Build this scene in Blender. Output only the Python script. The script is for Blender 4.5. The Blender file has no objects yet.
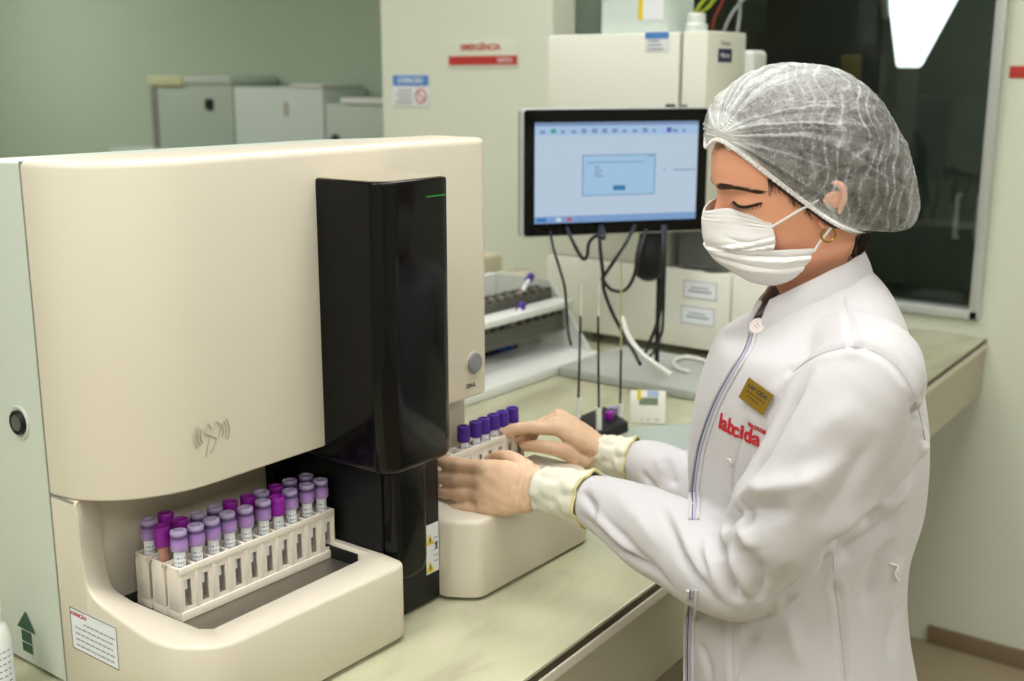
import bpy, bmesh, math, random
import numpy as np
from mathutils import Vector, Matrix
random.seed(7); np.random.seed(7)
COL = bpy.context.scene.collection
PI = math.pi

# ------------------------------------------------------------ camera maths
F = 1170.0; PITCH = math.radians(12.76); AZ = math.atan(917/1200.0); CH = 1.54
CAM = np.array([0, 0, CH])
_fh = np.array([math.cos(AZ), math.sin(AZ), 0]); _rt = np.array([math.sin(AZ), -math.cos(AZ), 0]); _up = np.array([0, 0, 1.0])
_fw = _fh*math.cos(PITCH) - _up*math.sin(PITCH); _u = _up*math.cos(PITCH) + _fh*math.sin(PITCH)
def ray(x, y): return _fw*F + _rt*(x-512) - _u*(y-340.5)
def onx(x, y, X): r = ray(x, y); return CAM + r*(X/r[0])
def ony(x, y, Y): r = ray(x, y); return CAM + r*(Y/r[1])
def onz(x, y, z): r = ray(x, y); return CAM + r*((z-CH)/r[2])
def hd(x, y, d):
    r = ray(x, y); return CAM + r*(d/math.hypot(r[0], r[1]))

# ------------------------------------------------------------ materials
def lin(c):
    if isinstance(c, str):
        c = tuple(int(c[i:i+2], 16)/255 for i in (0, 2, 4))
    return tuple((v/12.92 if v <= .04045 else ((v+.055)/1.055)**2.4) for v in c) + (1,)
def mat(name, color, rough=.5, metal=0, spec=.5, coat=0, bump=0, bscale=200, var=0, vscale=8, emit=None, estr=1, alpha=1, trans=0, sss=0, ssc=(1, .4, .25), sheen=0, ior=1.45):
    m = bpy.data.materials.new(name); m.use_nodes = True
    nt = m.node_tree; b = nt.nodes['Principled BSDF']
    c = lin(color)
    b.inputs['Base Color'].default_value = c
    b.inputs['Roughness'].default_value = rough; b.inputs['Metallic'].default_value = metal
    b.inputs['Specular IOR Level'].default_value = spec; b.inputs['IOR'].default_value = ior
    b.inputs['Coat Weight'].default_value = coat; b.inputs['Alpha'].default_value = alpha
    b.inputs['Coat Roughness'].default_value = .05
    b.inputs['Transmission Weight'].default_value = trans
    if sheen: b.inputs['Sheen Weight'].default_value = sheen
    if sss:
        b.inputs['Subsurface Weight'].default_value = sss
        b.inputs['Subsurface Radius'].default_value = ssc; b.inputs['Subsurface Scale'].default_value = .006
    if emit:
        b.inputs['Emission Color'].default_value = lin(emit); b.inputs['Emission Strength'].default_value = estr
    tc = nt.nodes.new('ShaderNodeTexCoord')
    if var:
        n = nt.nodes.new('ShaderNodeTexNoise'); n.inputs['Scale'].default_value = vscale; n.inputs['Detail'].default_value = 4
        nt.links.new(tc.outputs['Object'], n.inputs['Vector'])
        mx = nt.nodes.new('ShaderNodeMix'); mx.data_type = 'RGBA'
        mx.inputs[6].default_value = tuple(v*(1-var) for v in c[:3]) + (1,); mx.inputs[7].default_value = tuple(min(1, v*(1+var)) for v in c[:3]) + (1,)
        nt.links.new(n.outputs['Fac'], mx.inputs[0]); nt.links.new(mx.outputs[2], b.inputs['Base Color'])
    if bump:
        n = nt.nodes.new('ShaderNodeTexNoise'); n.inputs['Scale'].default_value = bscale; n.inputs['Detail'].default_value = 3
        nt.links.new(tc.outputs['Object'], n.inputs['Vector'])
        bp = nt.nodes.new('ShaderNodeBump'); bp.inputs['Strength'].default_value = bump; bp.inputs['Distance'].default_value = .002
        nt.links.new(n.outputs['Fac'], bp.inputs['Height']); nt.links.new(bp.outputs['Normal'], b.inputs['Normal'])
    return m

M = {}
M['cream'] = mat('cream_enamel', 'D8CFBD', .33, spec=.4, bump=.04, bscale=900, var=.015)
M['side'] = mat('pale_side_enamel', 'C9D0C4', .4, spec=.35, bump=.04, bscale=900, var=.015)
M['black_gloss'] = mat('black_gloss_plastic', '090909', .11, spec=.28, coat=0, var=.05)
M['black'] = mat('black_plastic', '101112', .42, spec=.35, var=.05)
M['dark'] = mat('dark_cavity', '0C0C0A', .6, var=.1)
M['steel'] = mat('steel', '8F887E', .38, metal=.85, bump=.06, bscale=400, var=.05)
M['grey'] = mat('grey_button', '85868A', .4, var=.03)
M['white_pl'] = mat('white_plastic', 'DCDED8', .4, var=.02)
M['white_en'] = mat('white_enamel', 'E2E1D4', .38, var=.015)
M['rack'] = mat('rack_plastic', 'E6DDCE', .45, spec=.35, var=.02)
M['label'] = mat('label_paper', 'E4E6EA', .6, var=.02)
M['ink'] = mat('label_ink', '3C4048', .6, var=.02)
M['ink_soft'] = mat('label_faint_ink', '8E9299', .6, var=.02)
M['red_ink'] = mat('red_ink', 'B8342C', .55, var=.02)
M['yellow'] = mat('yellow_warning', 'E3C520', .5, var=.02)
M['green_ink'] = mat('dark_green_print', '1E4A37', .5, var=.03)
M['line'] = mat('seam_shadow_gap', '84847A', .7, var=.03)
M['cap_pale'] = None
M['cap_mag'] = mat('magenta_cap', '8A1E96', .35, spec=.4, var=.04)
M['cap_vio'] = mat('violet_cap', '46248A', .4, spec=.4, var=.04)
M['cap_ring'] = mat('cap_dark_ring', '5A3E74', .45, var=.04)
M['blood'] = mat('dark_red_blood', '6A1412', .3, var=.05)
M['amber'] = mat('amber_serum', 'B85C00', .25, var=.04)
M['led'] = mat('green_led', '0A3A12', .4, emit='1FA83A', estr=.45)
M['wall'] = mat('wall_paint', 'D6DAC8', .75, var=.02, vscale=2, bump=.03, bscale=60)
M['green_wall'] = mat('green_wall_paint', 'A6B79F', .8, var=.02, vscale=2, bump=.03, bscale=60)
M['ceiling'] = mat('ceiling_paint', 'E3E3DA', .85, var=.02)
M['floor'] = mat('floor_vinyl', 'A5977C', .45, var=.06, vscale=5)
M['skirting'] = mat('brown_skirting', '86745A', .5, var=.06, vscale=20)
M['panel'] = mat('counter_front_laminate', 'B3AC93', .42, var=.03, vscale=3)
M['blue'] = mat('blue_card', '1E55B8', .45, var=.05)
M['navy'] = mat('navy_card', '1C2A4A', .45, var=.05)
M['cyan'] = mat('light_blue_print', '4E86C6', .5, var=.04)
M['clear'] = mat('frosted_clear_plastic', 'E4EEE8', .3, alpha=.78, var=.03)
M['glass_tube'] = mat('clear_tube', 'E4DEE0', .08, alpha=.24, spec=.8, var=.02)
M['cable'] = mat('black_cable', '17191A', .5, var=.03)
M['hose_grey'] = mat('grey_hose', '8A8E90', .4, var=.03)
M['hose_white'] = mat('white_hose', 'DAD9D0', .4, var=.03)
M['hose_yellow'] = mat('yellow_green_hose', '96A51C', .4, var=.03)
M['hose_red'] = mat('red_hose', '7A1E12', .4, var=.03)
M['lcd'] = mat('green_lcd', '74806A', .3, var=.03)
M['silver'] = mat('silver_frame', 'BFC2BE', .35, metal=.3, var=.03)
M['brushed'] = mat('brushed_grey_metal', '6F706D', .35, metal=.6, var=.08, vscale=12)
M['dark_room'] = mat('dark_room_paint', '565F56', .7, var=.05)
M['carton'] = mat('pale_box_card', 'B9C4B7', .6, var=.03)
M['carton_w'] = mat('white_box_card', 'C9D4CB', .6, var=.03)
M['carton_y'] = mat('yellowish_tape', 'C3C79B', .6, var=.03)
M['lamp'] = mat('lamp_glow', 'FFFFFF', .5, emit='F6FBFF', estr=4)

def counter_mat():
    m = bpy.data.materials.new('polished_marble'); m.use_nodes = True; nt = m.node_tree; b = nt.nodes['Principled BSDF']
    tc = nt.nodes.new('ShaderNodeTexCoord'); mp = nt.nodes.new('ShaderNodeMapping'); mp.inputs['Scale'].default_value = (1, 2.2, 1)
    mp.inputs['Rotation'].default_value = (0, 0, .5)
    n = nt.nodes.new('ShaderNodeTexNoise'); n.inputs['Scale'].default_value = 3.6; n.inputs['Detail'].default_value = 7; n.inputs['Distortion'].default_value = 1.6
    r = nt.nodes.new('ShaderNodeValToRGB'); cr = r.color_ramp
    cr.elements[0].position = .3; cr.elements[0].color = lin('A8A18A'); cr.elements[1].position = .75; cr.elements[1].color = lin('C6BFA4')
    e = cr.elements.new(.5); e.color = lin('B8B899')
    nt.links.new(tc.outputs['Object'], mp.inputs[0]); nt.links.new(mp.outputs[0], n.inputs['Vector']); nt.links.new(n.outputs['Fac'], r.inputs[0])
    nt.links.new(r.outputs[0], b.inputs['Base Color']); b.inputs['Roughness'].default_value = .17
    return m
M['marble'] = counter_mat()

def pale_cap_mat():
    m = bpy.data.materials.new('translucent_lilac_cap'); m.use_nodes = True; nt = m.node_tree; b = nt.nodes['Principled BSDF']
    tc = nt.nodes.new('ShaderNodeTexCoord'); sp = nt.nodes.new('ShaderNodeSeparateXYZ'); r = nt.nodes.new('ShaderNodeValToRGB'); mr = nt.nodes.new('ShaderNodeMapRange')
    mr.inputs[1].default_value = .060; mr.inputs[2].default_value = .0815
    cr = r.color_ramp
    cr.elements[0].position = 0; cr.elements[0].color = lin('AC8FC4'); cr.elements[1].position = 1; cr.elements[1].color = lin('A899BC')
    for p, c in ((.35, 'A57FBE'), (.60, '8E6CAC'), (.64, '5A4474'), (.78, '5E4A7A'), (.87, '9C8CAE')):
        e = cr.elements.new(p); e.color = lin(c)
    nt.links.new(tc.outputs['Object'], sp.inputs[0]); nt.links.new(sp.outputs[2], mr.inputs[0]); nt.links.new(mr.outputs[0], r.inputs[0]); nt.links.new(r.outputs[0], b.inputs['Base Color'])
    b.inputs['Roughness'].default_value = .3
    return m
M['cap_pale'] = pale_cap_mat()

# ------------------------------------------------------------ object helpers
WL = {}
def setp(o, label=None, cat=None, group=None, kind=None):
    if label: o['label'] = label
    if cat: o['category'] = cat
    if group: o['group'] = group
    if kind: o['kind'] = kind
def thing(name, label, cat, loc=(0, 0, 0), group=None):
    o = bpy.data.objects.new(name, None); COL.objects.link(o); o.location = loc
    o.empty_display_size = .05
    WL[o.name] = Vector(loc); setp(o, label, cat, group); return o
def finish(name, me, m, parent=None, smooth=True, angle=35):
    o = bpy.data.objects.new(name, me); COL.objects.link(o)
    if m is not None and len(me.materials) == 0: me.materials.append(m)
    if parent is not None:
        o.parent = parent; w = WL[parent.name]; WL[o.name] = w
        if w.length > 0: me.transform(Matrix.Translation(-w))
    else: WL[o.name] = Vector((0, 0, 0))
    if smooth:
        me.polygons.foreach_set('use_smooth', [True]*len(me.polygons))
        if angle: me.set_sharp_from_angle(angle=math.radians(angle))
    return o
def obj(name, bm, m, parent=None, smooth=True, angle=35):
    me = bpy.data.meshes.new(name); bmesh.ops.recalc_face_normals(bm, faces=bm.faces[:]); bm.to_mesh(me); bm.free()
    return finish(name, me, m, parent, smooth, angle)
def origin(o):
    """move a top-level mesh's origin to the bottom centre of its bounds"""
    me = o.data; vs = [v.co for v in me.vertices]
    c = Vector(((min(v.x for v in vs)+max(v.x for v in vs))/2, (min(v.y for v in vs)+max(v.y for v in vs))/2, min(v.z for v in vs)))
    me.transform(Matrix.Translation(-c)); o.location = c; return o
def top(name, bm, m, label, cat, group=None, **k):
    o = obj(name, bm, m, None, **k); setp(o, label, cat, group); return origin(o)
def struct(name, bm, m, **k):
    o = obj(name, bm, m, None, **k); o['kind'] = 'structure'; return o
def B(): return bmesh.new()
def box(bm, x0, x1, y0, y1, z0, z1, bev=0, seg=2, rot=None, piv=None):
    r = bmesh.ops.create_cube(bm, size=1); vs = r['verts']
    for v in vs: v.co = Vector((x0+(v.co.x+.5)*(x1-x0), y0+(v.co.y+.5)*(y1-y0), z0+(v.co.z+.5)*(z1-z0)))
    if bev:
        es = set(e for v in vs for e in v.link_edges)
        r = bmesh.ops.bevel(bm, geom=list(es), offset=bev, segments=seg, profile=.5, affect='EDGES'); vs = list(set(r['verts']) | set(v for v in vs if v.is_valid))
    if rot is not None:
        p = Vector(piv); R = rot
        for v in set(vs): v.co = p + R @ (v.co-p)
    return list(set(vs))
def prism(bm, pts, z0, z1, bt=0, bb=0, seg=3, axis='z'):
    """pts: closed 2D outline; rounded rim of radius bt on top and bb at the bottom"""
    n = len(pts); P2 = [Vector(p) for p in pts]
    area = sum(P2[i].x*P2[(i+1) % n].y-P2[(i+1) % n].x*P2[i].y for i in range(n))
    if area < 0: P2.reverse()
    nor = []
    for i in range(n):
        a = P2[i]-P2[i-1]; b = P2[(i+1) % n]-P2[i]
        na = Vector((a.y, -a.x)).normalized(); nb = Vector((b.y, -b.x)).normalized(); s = (na+nb)
        s.normalize(); k = max(.5, s.dot(na)); nor.append(s/k)
    levels = []
    if bb:
        for k in range(seg+1): a = k/seg*PI/2; levels.append((z0+bb-bb*math.cos(a), bb-bb*math.sin(a)))
    else: levels.append((z0, 0))
    if bt:
        for k in range(seg+1): a = k/seg*PI/2; levels.append((z1-bt+bt*math.sin(a), bt-bt*math.cos(a)))
    else: levels.append((z1, 0))
    rings = []
    for z, ins in levels:
        ring = []
        for i in range(n):
            q = P2[i]-nor[i]*ins
            co = {'z': (q.x, q.y, z), 'x': (z, q.x, q.y), 'y': (q.x, z, q.y)}[axis]
            ring.append(bm.verts.new(co))
        rings.append(ring)
    for a, b in zip(rings, rings[1:]):
        for i in range(n): bm.faces.new((a[i], a[(i+1) % n], b[(i+1) % n], b[i]))
    bm.faces.new(rings[0][::-1]); bm.faces.new(rings[-1])
    return rings
def rrect(x0, x1, y0, y1, r, seg=6):
    if not isinstance(r, (tuple, list)): r = (r,)*4        # order: (x0,y0),(x1,y0),(x1,y1),(x0,y1)
    out = []
    for (cx, cy, a0, rr) in ((x0, y0, PI, r[0]), (x1, y0, 1.5*PI, r[1]), (x1, y1, 0, r[2]), (x0, y1, .5*PI, r[3])):
        sx = 1 if cx == x0 else -1; sy = 1 if cy == y0 else -1
        if rr < 1e-5: out.append((cx, cy)); continue
        for k in range(seg+1):
            a = a0+k/seg*PI/2; out.append((cx+sx*rr+rr*math.cos(a), cy+sy*rr+rr*math.sin(a)))
    return out
def catmull(pts, n=8):
    P_ = [Vector(p) for p in pts]
    if len(P_) < 3: return P_
    out = []
    for i in range(len(P_)-1):
        p0 = P_[max(i-1, 0)]; p1 = P_[i]; p2 = P_[i+1]; p3 = P_[min(i+2, len(P_)-1)]
        for k in range(n):
            t = k/n; out.append(.5*((2*p1)+(p2-p0)*t+(2*p0-5*p1+4*p2-p3)*t*t+(3*p1-p0-3*p2+p3)*t**3))
    out.append(P_[-1]); return out
def tube(bm, pts, r, seg=8, caps=True, smooth=0, flat=None):
    """r: number or list; flat=(vector, factor) squashes the section along a direction"""
    P_ = [Vector(p) for p in pts]
    R_ = list(r) if isinstance(r, (list, tuple, np.ndarray)) else [r]*len(P_)
    if smooth:
        RR = [Vector((q, 0, 0)) for q in R_]; P_ = catmull(P_, smooth); R_ = [v.x for v in catmull(RR, smooth)]
    n = len(P_); prev = None; rings = []
    for i in range(n):
        t = (P_[min(i+1, n-1)]-P_[max(i-1, 0)])
        if t.length < 1e-9: t = Vector((0, 0, 1))
        t.normalize()
        if prev is None:
            a = Vector((0, 0, 1)) if abs(t.z) < .9 else Vector((1, 0, 0)); nrm = (a-t*a.dot(t)).normalized()
        else: nrm = (prev-t*prev.dot(t)).normalized()
        prev = nrm; bi = t.cross(nrm); ring = []
        for k in range(seg):
            an = 2*PI*k/seg; d = nrm*math.cos(an)+bi*math.sin(an)
            if flat is not None:
                fv, ff = flat; fv = Vector(fv).normalized(); d = d-fv*d.dot(fv)*(1-ff)
            ring.append(bm.verts.new(P_[i]+d*R_[i]))
        rings.append(ring)
    for a, b in zip(rings, rings[1:]):
        for k in range(seg): bm.faces.new((a[k], a[(k+1) % seg], b[(k+1) % seg], b[k]))
    if caps: bm.faces.new(rings[0][::-1]); bm.faces.new(rings[-1])
    return rings
def lathe(bm, prof, c=(0, 0, 0), seg=20, axis='z'):
    rings = []
    for r, z in prof:
        ring = []
        for k in range(seg):
            a = 2*PI*k/seg; x, y = r*math.cos(a), r*math.sin(a)
            co = {'z': (x, y, z), 'y': (x, z, y), 'x': (z, x, y)}[axis]
            ring.append(bm.verts.new((c[0]+co[0], c[1]+co[1], c[2]+co[2])))
        rings.append(ring)
    for a, b in zip(rings, rings[1:]):
        for k in range(seg): bm.faces.new((a[k], a[(k+1) % seg], b[(k+1) % seg], b[k]))
    bm.faces.new(rings[0][::-1]); bm.faces.new(rings[-1])
def text_bm(s, size, mtx, depth=.0004, bold=0):
    cu = bpy.data.curves.new('t', 'FONT'); cu.body = s; cu.size = size; cu.align_x = 'CENTER'; cu.align_y = 'CENTER'; cu.extrude = depth; cu.offset = bold
    o = bpy.data.objects.new('t', cu); COL.objects.link(o)
    dg = bpy.context.evaluated_depsgraph_get(); me = bpy.data.meshes.new_from_object(o.evaluated_get(dg))
    bpy.data.objects.remove(o); bm = B(); bm.from_mesh(me); bpy.data.meshes.remove(me); bpy.data.curves.remove(cu)
    bm.transform(mtx); return bm
def frame_mtx(o, xa, ya):
    xa = Vector(xa).normalized(); ya = Vector(ya); ya = (ya-xa*ya.dot(xa)).normalized(); za = xa.cross(ya)
    m = Matrix((xa, ya, za)).transposed().to_4x4(); m.translation = Vector(o); return m
def merge(dst, src):
    me = bpy.data.meshes.new('m'); src.to_mesh(me); src.free(); dst.from_mesh(me); bpy.data.meshes.remove(me)

ZC = .88            # counter top
# ============================================================ THE ROOM
XW = 3.09
def quad_slab(name, x0, x1, y0, y1, z0, z1, m): bm = B(); box(bm, x0, x1, y0, y1, z0, z1); return struct(name, bm, m, smooth=False)
quad_slab('floor', -2.6, 6.2, -3.2, 9.2, -.1, 0, M['floor'])
quad_slab('ceiling', -2.6, 6.2, -3.2, 9.2, 2.75, 2.85, M['ceiling'])
quad_slab('wall_near', -2.7, -2.6, -3.2, 9.2, 0, 2.75, M['wall'])
quad_slab('wall_right', -2.6, 6.2, -3.3, -3.2, 0, 2.75, M['wall'])
quad_slab('wall_left', -2.6, 6.2, 9.2, 9.3, 0, 2.75, M['green_wall'])
# wall with the dark window: the solid part to the right of the window, the part below it, and above it
WY0, WY1, WZ0, WZ1 = .84, 2.20, .925, 2.35
bm = B(); box(bm, XW, XW+.12, -3.2, WY0, 0, 2.75); box(bm, XW, XW+.12, WY0, 2.129, 0, WZ0); box(bm, XW, XW+.12, WY0, 2.129, WZ1, 2.75)
struct('wall_back', bm, M['wall'], smooth=False)
bm = B(); box(bm, XW-.012, XW+.0, -3.2, .90, 0, .052, .003); struct('baseboard_back', bm, M['skirting'])
# pillar between window and green recess
bm = B(); box(bm, 2.99, 3.3, 2.13, 2.845, 0, 2.75, .004); struct('wall_pillar', bm, M['wall'])
quad_slab('wall_recess', 4.0, 4.1, 2.845, 9.2, 0, 2.75, M['green_wall'])
quad_slab('wall_recess_side', 3.3, 4.1, 2.745, 2.845, 0, 2.75, M['green_wall'])
# window frame and pane
bm = B(); t = .022
box(bm, XW-.02, XW+.05, WY0-.005, WY0+t, WZ0, WZ1, .002); box(bm, XW-.02, XW+.05, WY0, WY1, WZ0-.0, WZ0+t, .002); box(bm, XW-.02, XW+.05, WY0, WY1, WZ1-t, WZ1, .002)
struct('window_frame', bm, M['silver'])
bm = B(); box(bm, XW+.02, XW+.028, WY0+t, WY1, WZ0+t, WZ1-t)
gm = bpy.data.materials.new('tinted_window_glass'); gm.use_nodes = True; nt = gm.node_tree; nt.nodes.remove(nt.nodes['Principled BSDF'])
tr = nt.nodes.new('ShaderNodeBsdfTransparent'); tr.inputs[0].default_value = (.80, .84, .80, 1); gl = nt.nodes.new('ShaderNodeBsdfGlossy'); gl.inputs['Roughness'].default_value = .02
fr = nt.nodes.new('ShaderNodeFresnel'); fr.inputs[0].default_value = 1.5; mx = nt.nodes.new('ShaderNodeMixShader')
nt.links.new(fr.outputs[0], mx.inputs[0]); nt.links.new(tr.outputs[0], mx.inputs[1]); nt.links.new(gl.outputs[0], mx.inputs[2]); nt.links.new(mx.outputs[0], nt.nodes['Material Output'].inputs[0])
struct('window_1', bm, gm, smooth=False)
# dim room behind the glass
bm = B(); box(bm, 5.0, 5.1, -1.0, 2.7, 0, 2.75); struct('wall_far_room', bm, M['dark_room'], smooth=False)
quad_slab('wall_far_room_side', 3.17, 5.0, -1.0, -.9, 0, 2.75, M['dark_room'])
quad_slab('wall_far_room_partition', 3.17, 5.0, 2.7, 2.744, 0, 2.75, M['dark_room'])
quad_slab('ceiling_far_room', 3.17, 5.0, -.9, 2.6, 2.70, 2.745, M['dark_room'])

# ceiling fittings
def ceiling_lamp(x, y, sx, sy, power, label, col=(1, .99, .97)):
    t = thing('ceiling_lamp', label, 'lamp', (x, y, 2.69), group='recessed ceiling light panels')
    bm = B(); w = .03
    box(bm, x-sx/2-w, x+sx/2+w, y-sy/2-w, y-sy/2, 2.70, 2.75, .003); box(bm, x-sx/2-w, x+sx/2+w, y+sy/2, y+sy/2+w, 2.70, 2.75, .003)
    box(bm, x-sx/2-w, x-sx/2, y-sy/2, y+sy/2, 2.70, 2.75, .003); box(bm, x+sx/2, x+sx/2+w, y-sy/2, y+sy/2, 2.70, 2.75, .003)
    obj('lamp_frame', bm, M['white_pl'], t)
    bm = B(); box(bm, x-sx/2, x+sx/2, y-sy/2, y+sy/2, 2.735, 2.742); obj('diffuser', bm, M['lamp'], t)
    L = bpy.data.lights.new('panel', 'AREA'); L.shape = 'RECTANGLE'; L.size = sx; L.size_y = sy; L.energy = power; L.color = col
    lo = bpy.data.objects.new('panel_light', L); COL.objects.link(lo); lo.location = (x, y, 2.73)
LAMPS = [(.9, .5, 1.2, .6, 12), (-.6, .9, 1.2, .6, 22), (-.9, -1.2, 1.2, .6, 26), (1.5, -1.5, 1.2, .6, 19), (2.2, 1.5, .6, .6, 9), (1.4, 3.6, 1.2, .6, 24), (2.6, 6.4, .6, 1.2, 30)]  # last panel is added, out of view, to brighten the green wall
for i, a in enumerate(LAMPS): ceiling_lamp(*a, 'flat white rectangular light panel recessed in the unseen ceiling above the laboratory')

# ---- the long worktop
def edgeY(x): return .718+(x-1.032)*.0481
bm = B()
prism(bm, [(.0, edgeY(0)), (XW-.002, edgeY(XW)), (XW-.002, 2.12), (2.985, 2.12), (2.985, 2.6), (.0, 2.6)], ZC-.03, ZC, bt=.002)
top('worktop', bm, M['marble'], 'long polished beige-green stone worktop carrying all the laboratory machines', 'worktop', angle=30)
t = thing('counter_base', 'beige laminate apron and cabinet under the stone worktop', 'counter base', (1.2, 1.3, 0))
def along(x0, x1, dy0, dy1, z0, z1, bm, bev=0):
    e0, e1 = edgeY(x0), edgeY(x1)
    prism(bm, [(x0, e0+dy0), (x1, e1+dy0), (x1, e1+dy1), (x0, e0+dy1)], z0, z1, bt=bev)
bm = B(); along(.0, XW-.004, -.0012, .0, ZC-.013, ZC-.004, bm); obj('edge_groove', bm, mat('dark_brown_groove', '3E3520', .5), t)
bm = B(); along(.0, XW-.004, -.004, .0, ZC-.026, ZC-.0132, bm, .001); obj('edge_strip', bm, M['cream'], t)
bm = B(); along(.0, XW-.004, .002, .03, ZC-.15, ZC-.0302, bm, .001); obj('apron', bm, M['panel'], t)
bm = B(); along(.0, 1.42, .10, 1.2, 0.08, ZC-.0305, bm, .002); obj('cabinet', bm, M['panel'], t)
bm = B(); along(.0, 1.42, .14, 1.15, 0, .08, bm); obj('plinth', bm, M['skirting'], t)
bm = B(); along(2.62, 2.66, .05, 1.1, 0, ZC-.0305, bm, .002); obj('support_panel', bm, M['panel'], t)
bm = B(); along(2.66, XW-.02, .35, .37, 0, ZC-.0305, bm, .002); obj('back_panel', bm, M['panel'], t)

# ============================================================ THE ANALYSER
A = thing('blood_analyzer', 'large cream bench-top blood analyser with glossy black front column and sample trays', 'laboratory analyser', (.93, 1.2, ZC))
X0 = .635
# rear body with gently falling top
prof = [(1.103, .885), (1.103, 1.457), (1.13, 1.456), (1.3, 1.447), (1.5, 1.432), (1.52, 1.42), (1.52, .885)]
bm = B(); prism(bm, prof, X0+.001, 1.235, bt=.012, bb=.004, axis='x'); obj('side_panel', bm, M['side'], A)
# front cover: rounded plan
def cover_outline(ins=0):
    pts = [(X0+ins, 1.101)]
    for k in range(13):
        a = PI+k/12*PI/2; pts.append((X0+.125+(.125-ins)*math.cos(a), .99+.105+(.105-ins)*math.sin(a)))
    for k in range(9):
        a = -PI/2+k/8*PI/2; pts.append((1.253-.03+(.03-ins)*math.cos(a), .99+.03+(.03-ins)*math.sin(a)))
    pts.append((1.253-ins, 1.101)); return pts
bm = B(); prism(bm, cover_outline(), 1.107, 1.459, bt=.009, bb=.003, seg=4); obj('front_cover', bm, M['cream'], A)
# lower body behind the trays
bm = B(); box(bm, .66, .927, 1.10, 1.1025, .885, 1.106, 0); box(bm, 1.057, 1.25, 1.04, 1.1025, .885, 1.106, .003); obj('recess_panel', bm, M['cream'], A)
# unloading tray surround with raised left wing
outp, inp = [], []          # (x, y, rim height) along the outside and the inside of the rim
WING = [(1.1005, 1.1065, 1.1005, 1.1065), (1.075, 1.1065, 1.094, 1.1065), (1.056, 1.1065, 1.087, 1.1065), (1.0528, 1.095, 1.0835, 1.094), (1.0525, 1.080, 1.082, 1.078), (1.052, 1.058, 1.082, 1.052), (1.050, 1.035, 1.0808, 1.028), (1.047, 1.020, 1.077, 1.008),
        (1.042, 1.0125, 1.072, .998), (1.034, 1.0065, 1.064, .9925), (1.021, 1.002, 1.050, .990), (1.005, .999, 1.033, .988), (.990, .9965, 1.012, .987), (.970, .993, .988, .9855), (.950, .990, .962, .984)]
for oy, oz, iy, iz in WING: outp.append((X0, oy, oz)); inp.append((.680+max(0, 1.03-iy)*.10, iy, iz))
for k in range(1, 13):
    q = k/12; a = PI+q*PI/2; outp.append((X0+.062+.062*math.cos(a), .945+.062*math.sin(a), .990-.009*q))
    inp.append((.687+.003*q if q < .6 else .690+(q-.6)*.02, .962+(.932-.962)*min(1, q/.6) if q < .6 else .932-(q-.6)*.022, .984-.002*q))
x1i = inp[-1][0]; y1i = inp[-1][1]
for k in range(1, 10):
    q = k/9; outp.append((.697+(.938-.697)*q, .883, .981-.003*q)); inp.append((x1i+(.932-x1i)*q, y1i+(.930-y1i)*q, .982-.001*q))
for k in range(1, 6):
    a = -PI/2+k/5*PI/2; outp.append((.938+.014*math.cos(a), .897+.014*math.sin(a), .978)); inp.append((.932+.005*k/5, .93+.005*k/5, .981))
for y in (.92, .95, .98, 1.02, 1.06, 1.1): outp.append((.952, y, .980)); inp.append((.937, max(y, .936), .981))
bm = B(); rings = []
for (ox, oy, oz), (ix, iy, iz) in zip(outp, inp):
    d = Vector((ix-ox, iy-oy)); L = d.length; d.normalize(); r = .0045; h = oz
    ring = [bm.verts.new((ox+d.x*.003, oy+d.y*.003, .885))]
    ring.append(bm.verts.new((ox, oy, .889)))
    for k in range(4): a = k/3*PI/2; ring.append(bm.verts.new((ox+d.x*r*(1-math.cos(a)), oy+d.y*r*(1-math.cos(a)), h-r+r*math.sin(a))))
    ring.append(bm.verts.new((ix-d.x*.002, iy-d.y*.002, iz))); ring.append(bm.verts.new((ix, iy, iz-.002))); ring.append(bm.verts.new((ix, iy, .955)))
    ring.append(bm.verts.new((ix, iy, .885)))
    rings.append(ring)
for a, b in zip(rings, rings[1:]):
    for k in range(len(a)-1): bm.faces.new((a[k], b[k], b[k+1], a[k+1]))
    bm.faces.new((a[-1], b[-1], b[0], a[0]))
bm.faces.new(rings[0]); bm.faces.new(rings[-1][::-1])
tr_ = obj('unloading_tray', bm, M['cream'], A, angle=50)
bm = B(); box(bm, .681, .937, .922, 1.10, .955, .961); obj('tray_floor', bm, M['steel'], A)
bm = B()
for k in range(10):
    box(bm, .728+k*.0215, .736+k*.0215, .948, .958, .9605, .9613, 0)
obj('tray_slots', bm, M['line'], A)
bm = B(); box(bm, .6815, .709, .995, 1.0995, .961, .9632, .0005); box(bm, .709, .93, 1.078, 1.0995, .961, .9632, .0005); obj('tray_corner', bm, M['black'], A); bm = B(); box(bm, .934, .9365, .95, 1.09, .961, .9765); obj('tray_guide', bm, M['black'], A)
# seam between side panel and cream front
bm = B(); box(bm, X0-.0006, X0+.002, 1.1005, 1.1025, .886, 1.457); box(bm, X0-.0004, X0+.002, 1.06, 1.101, 1.1062, 1.1072); obj('seam', bm, M['line'], A)
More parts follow.
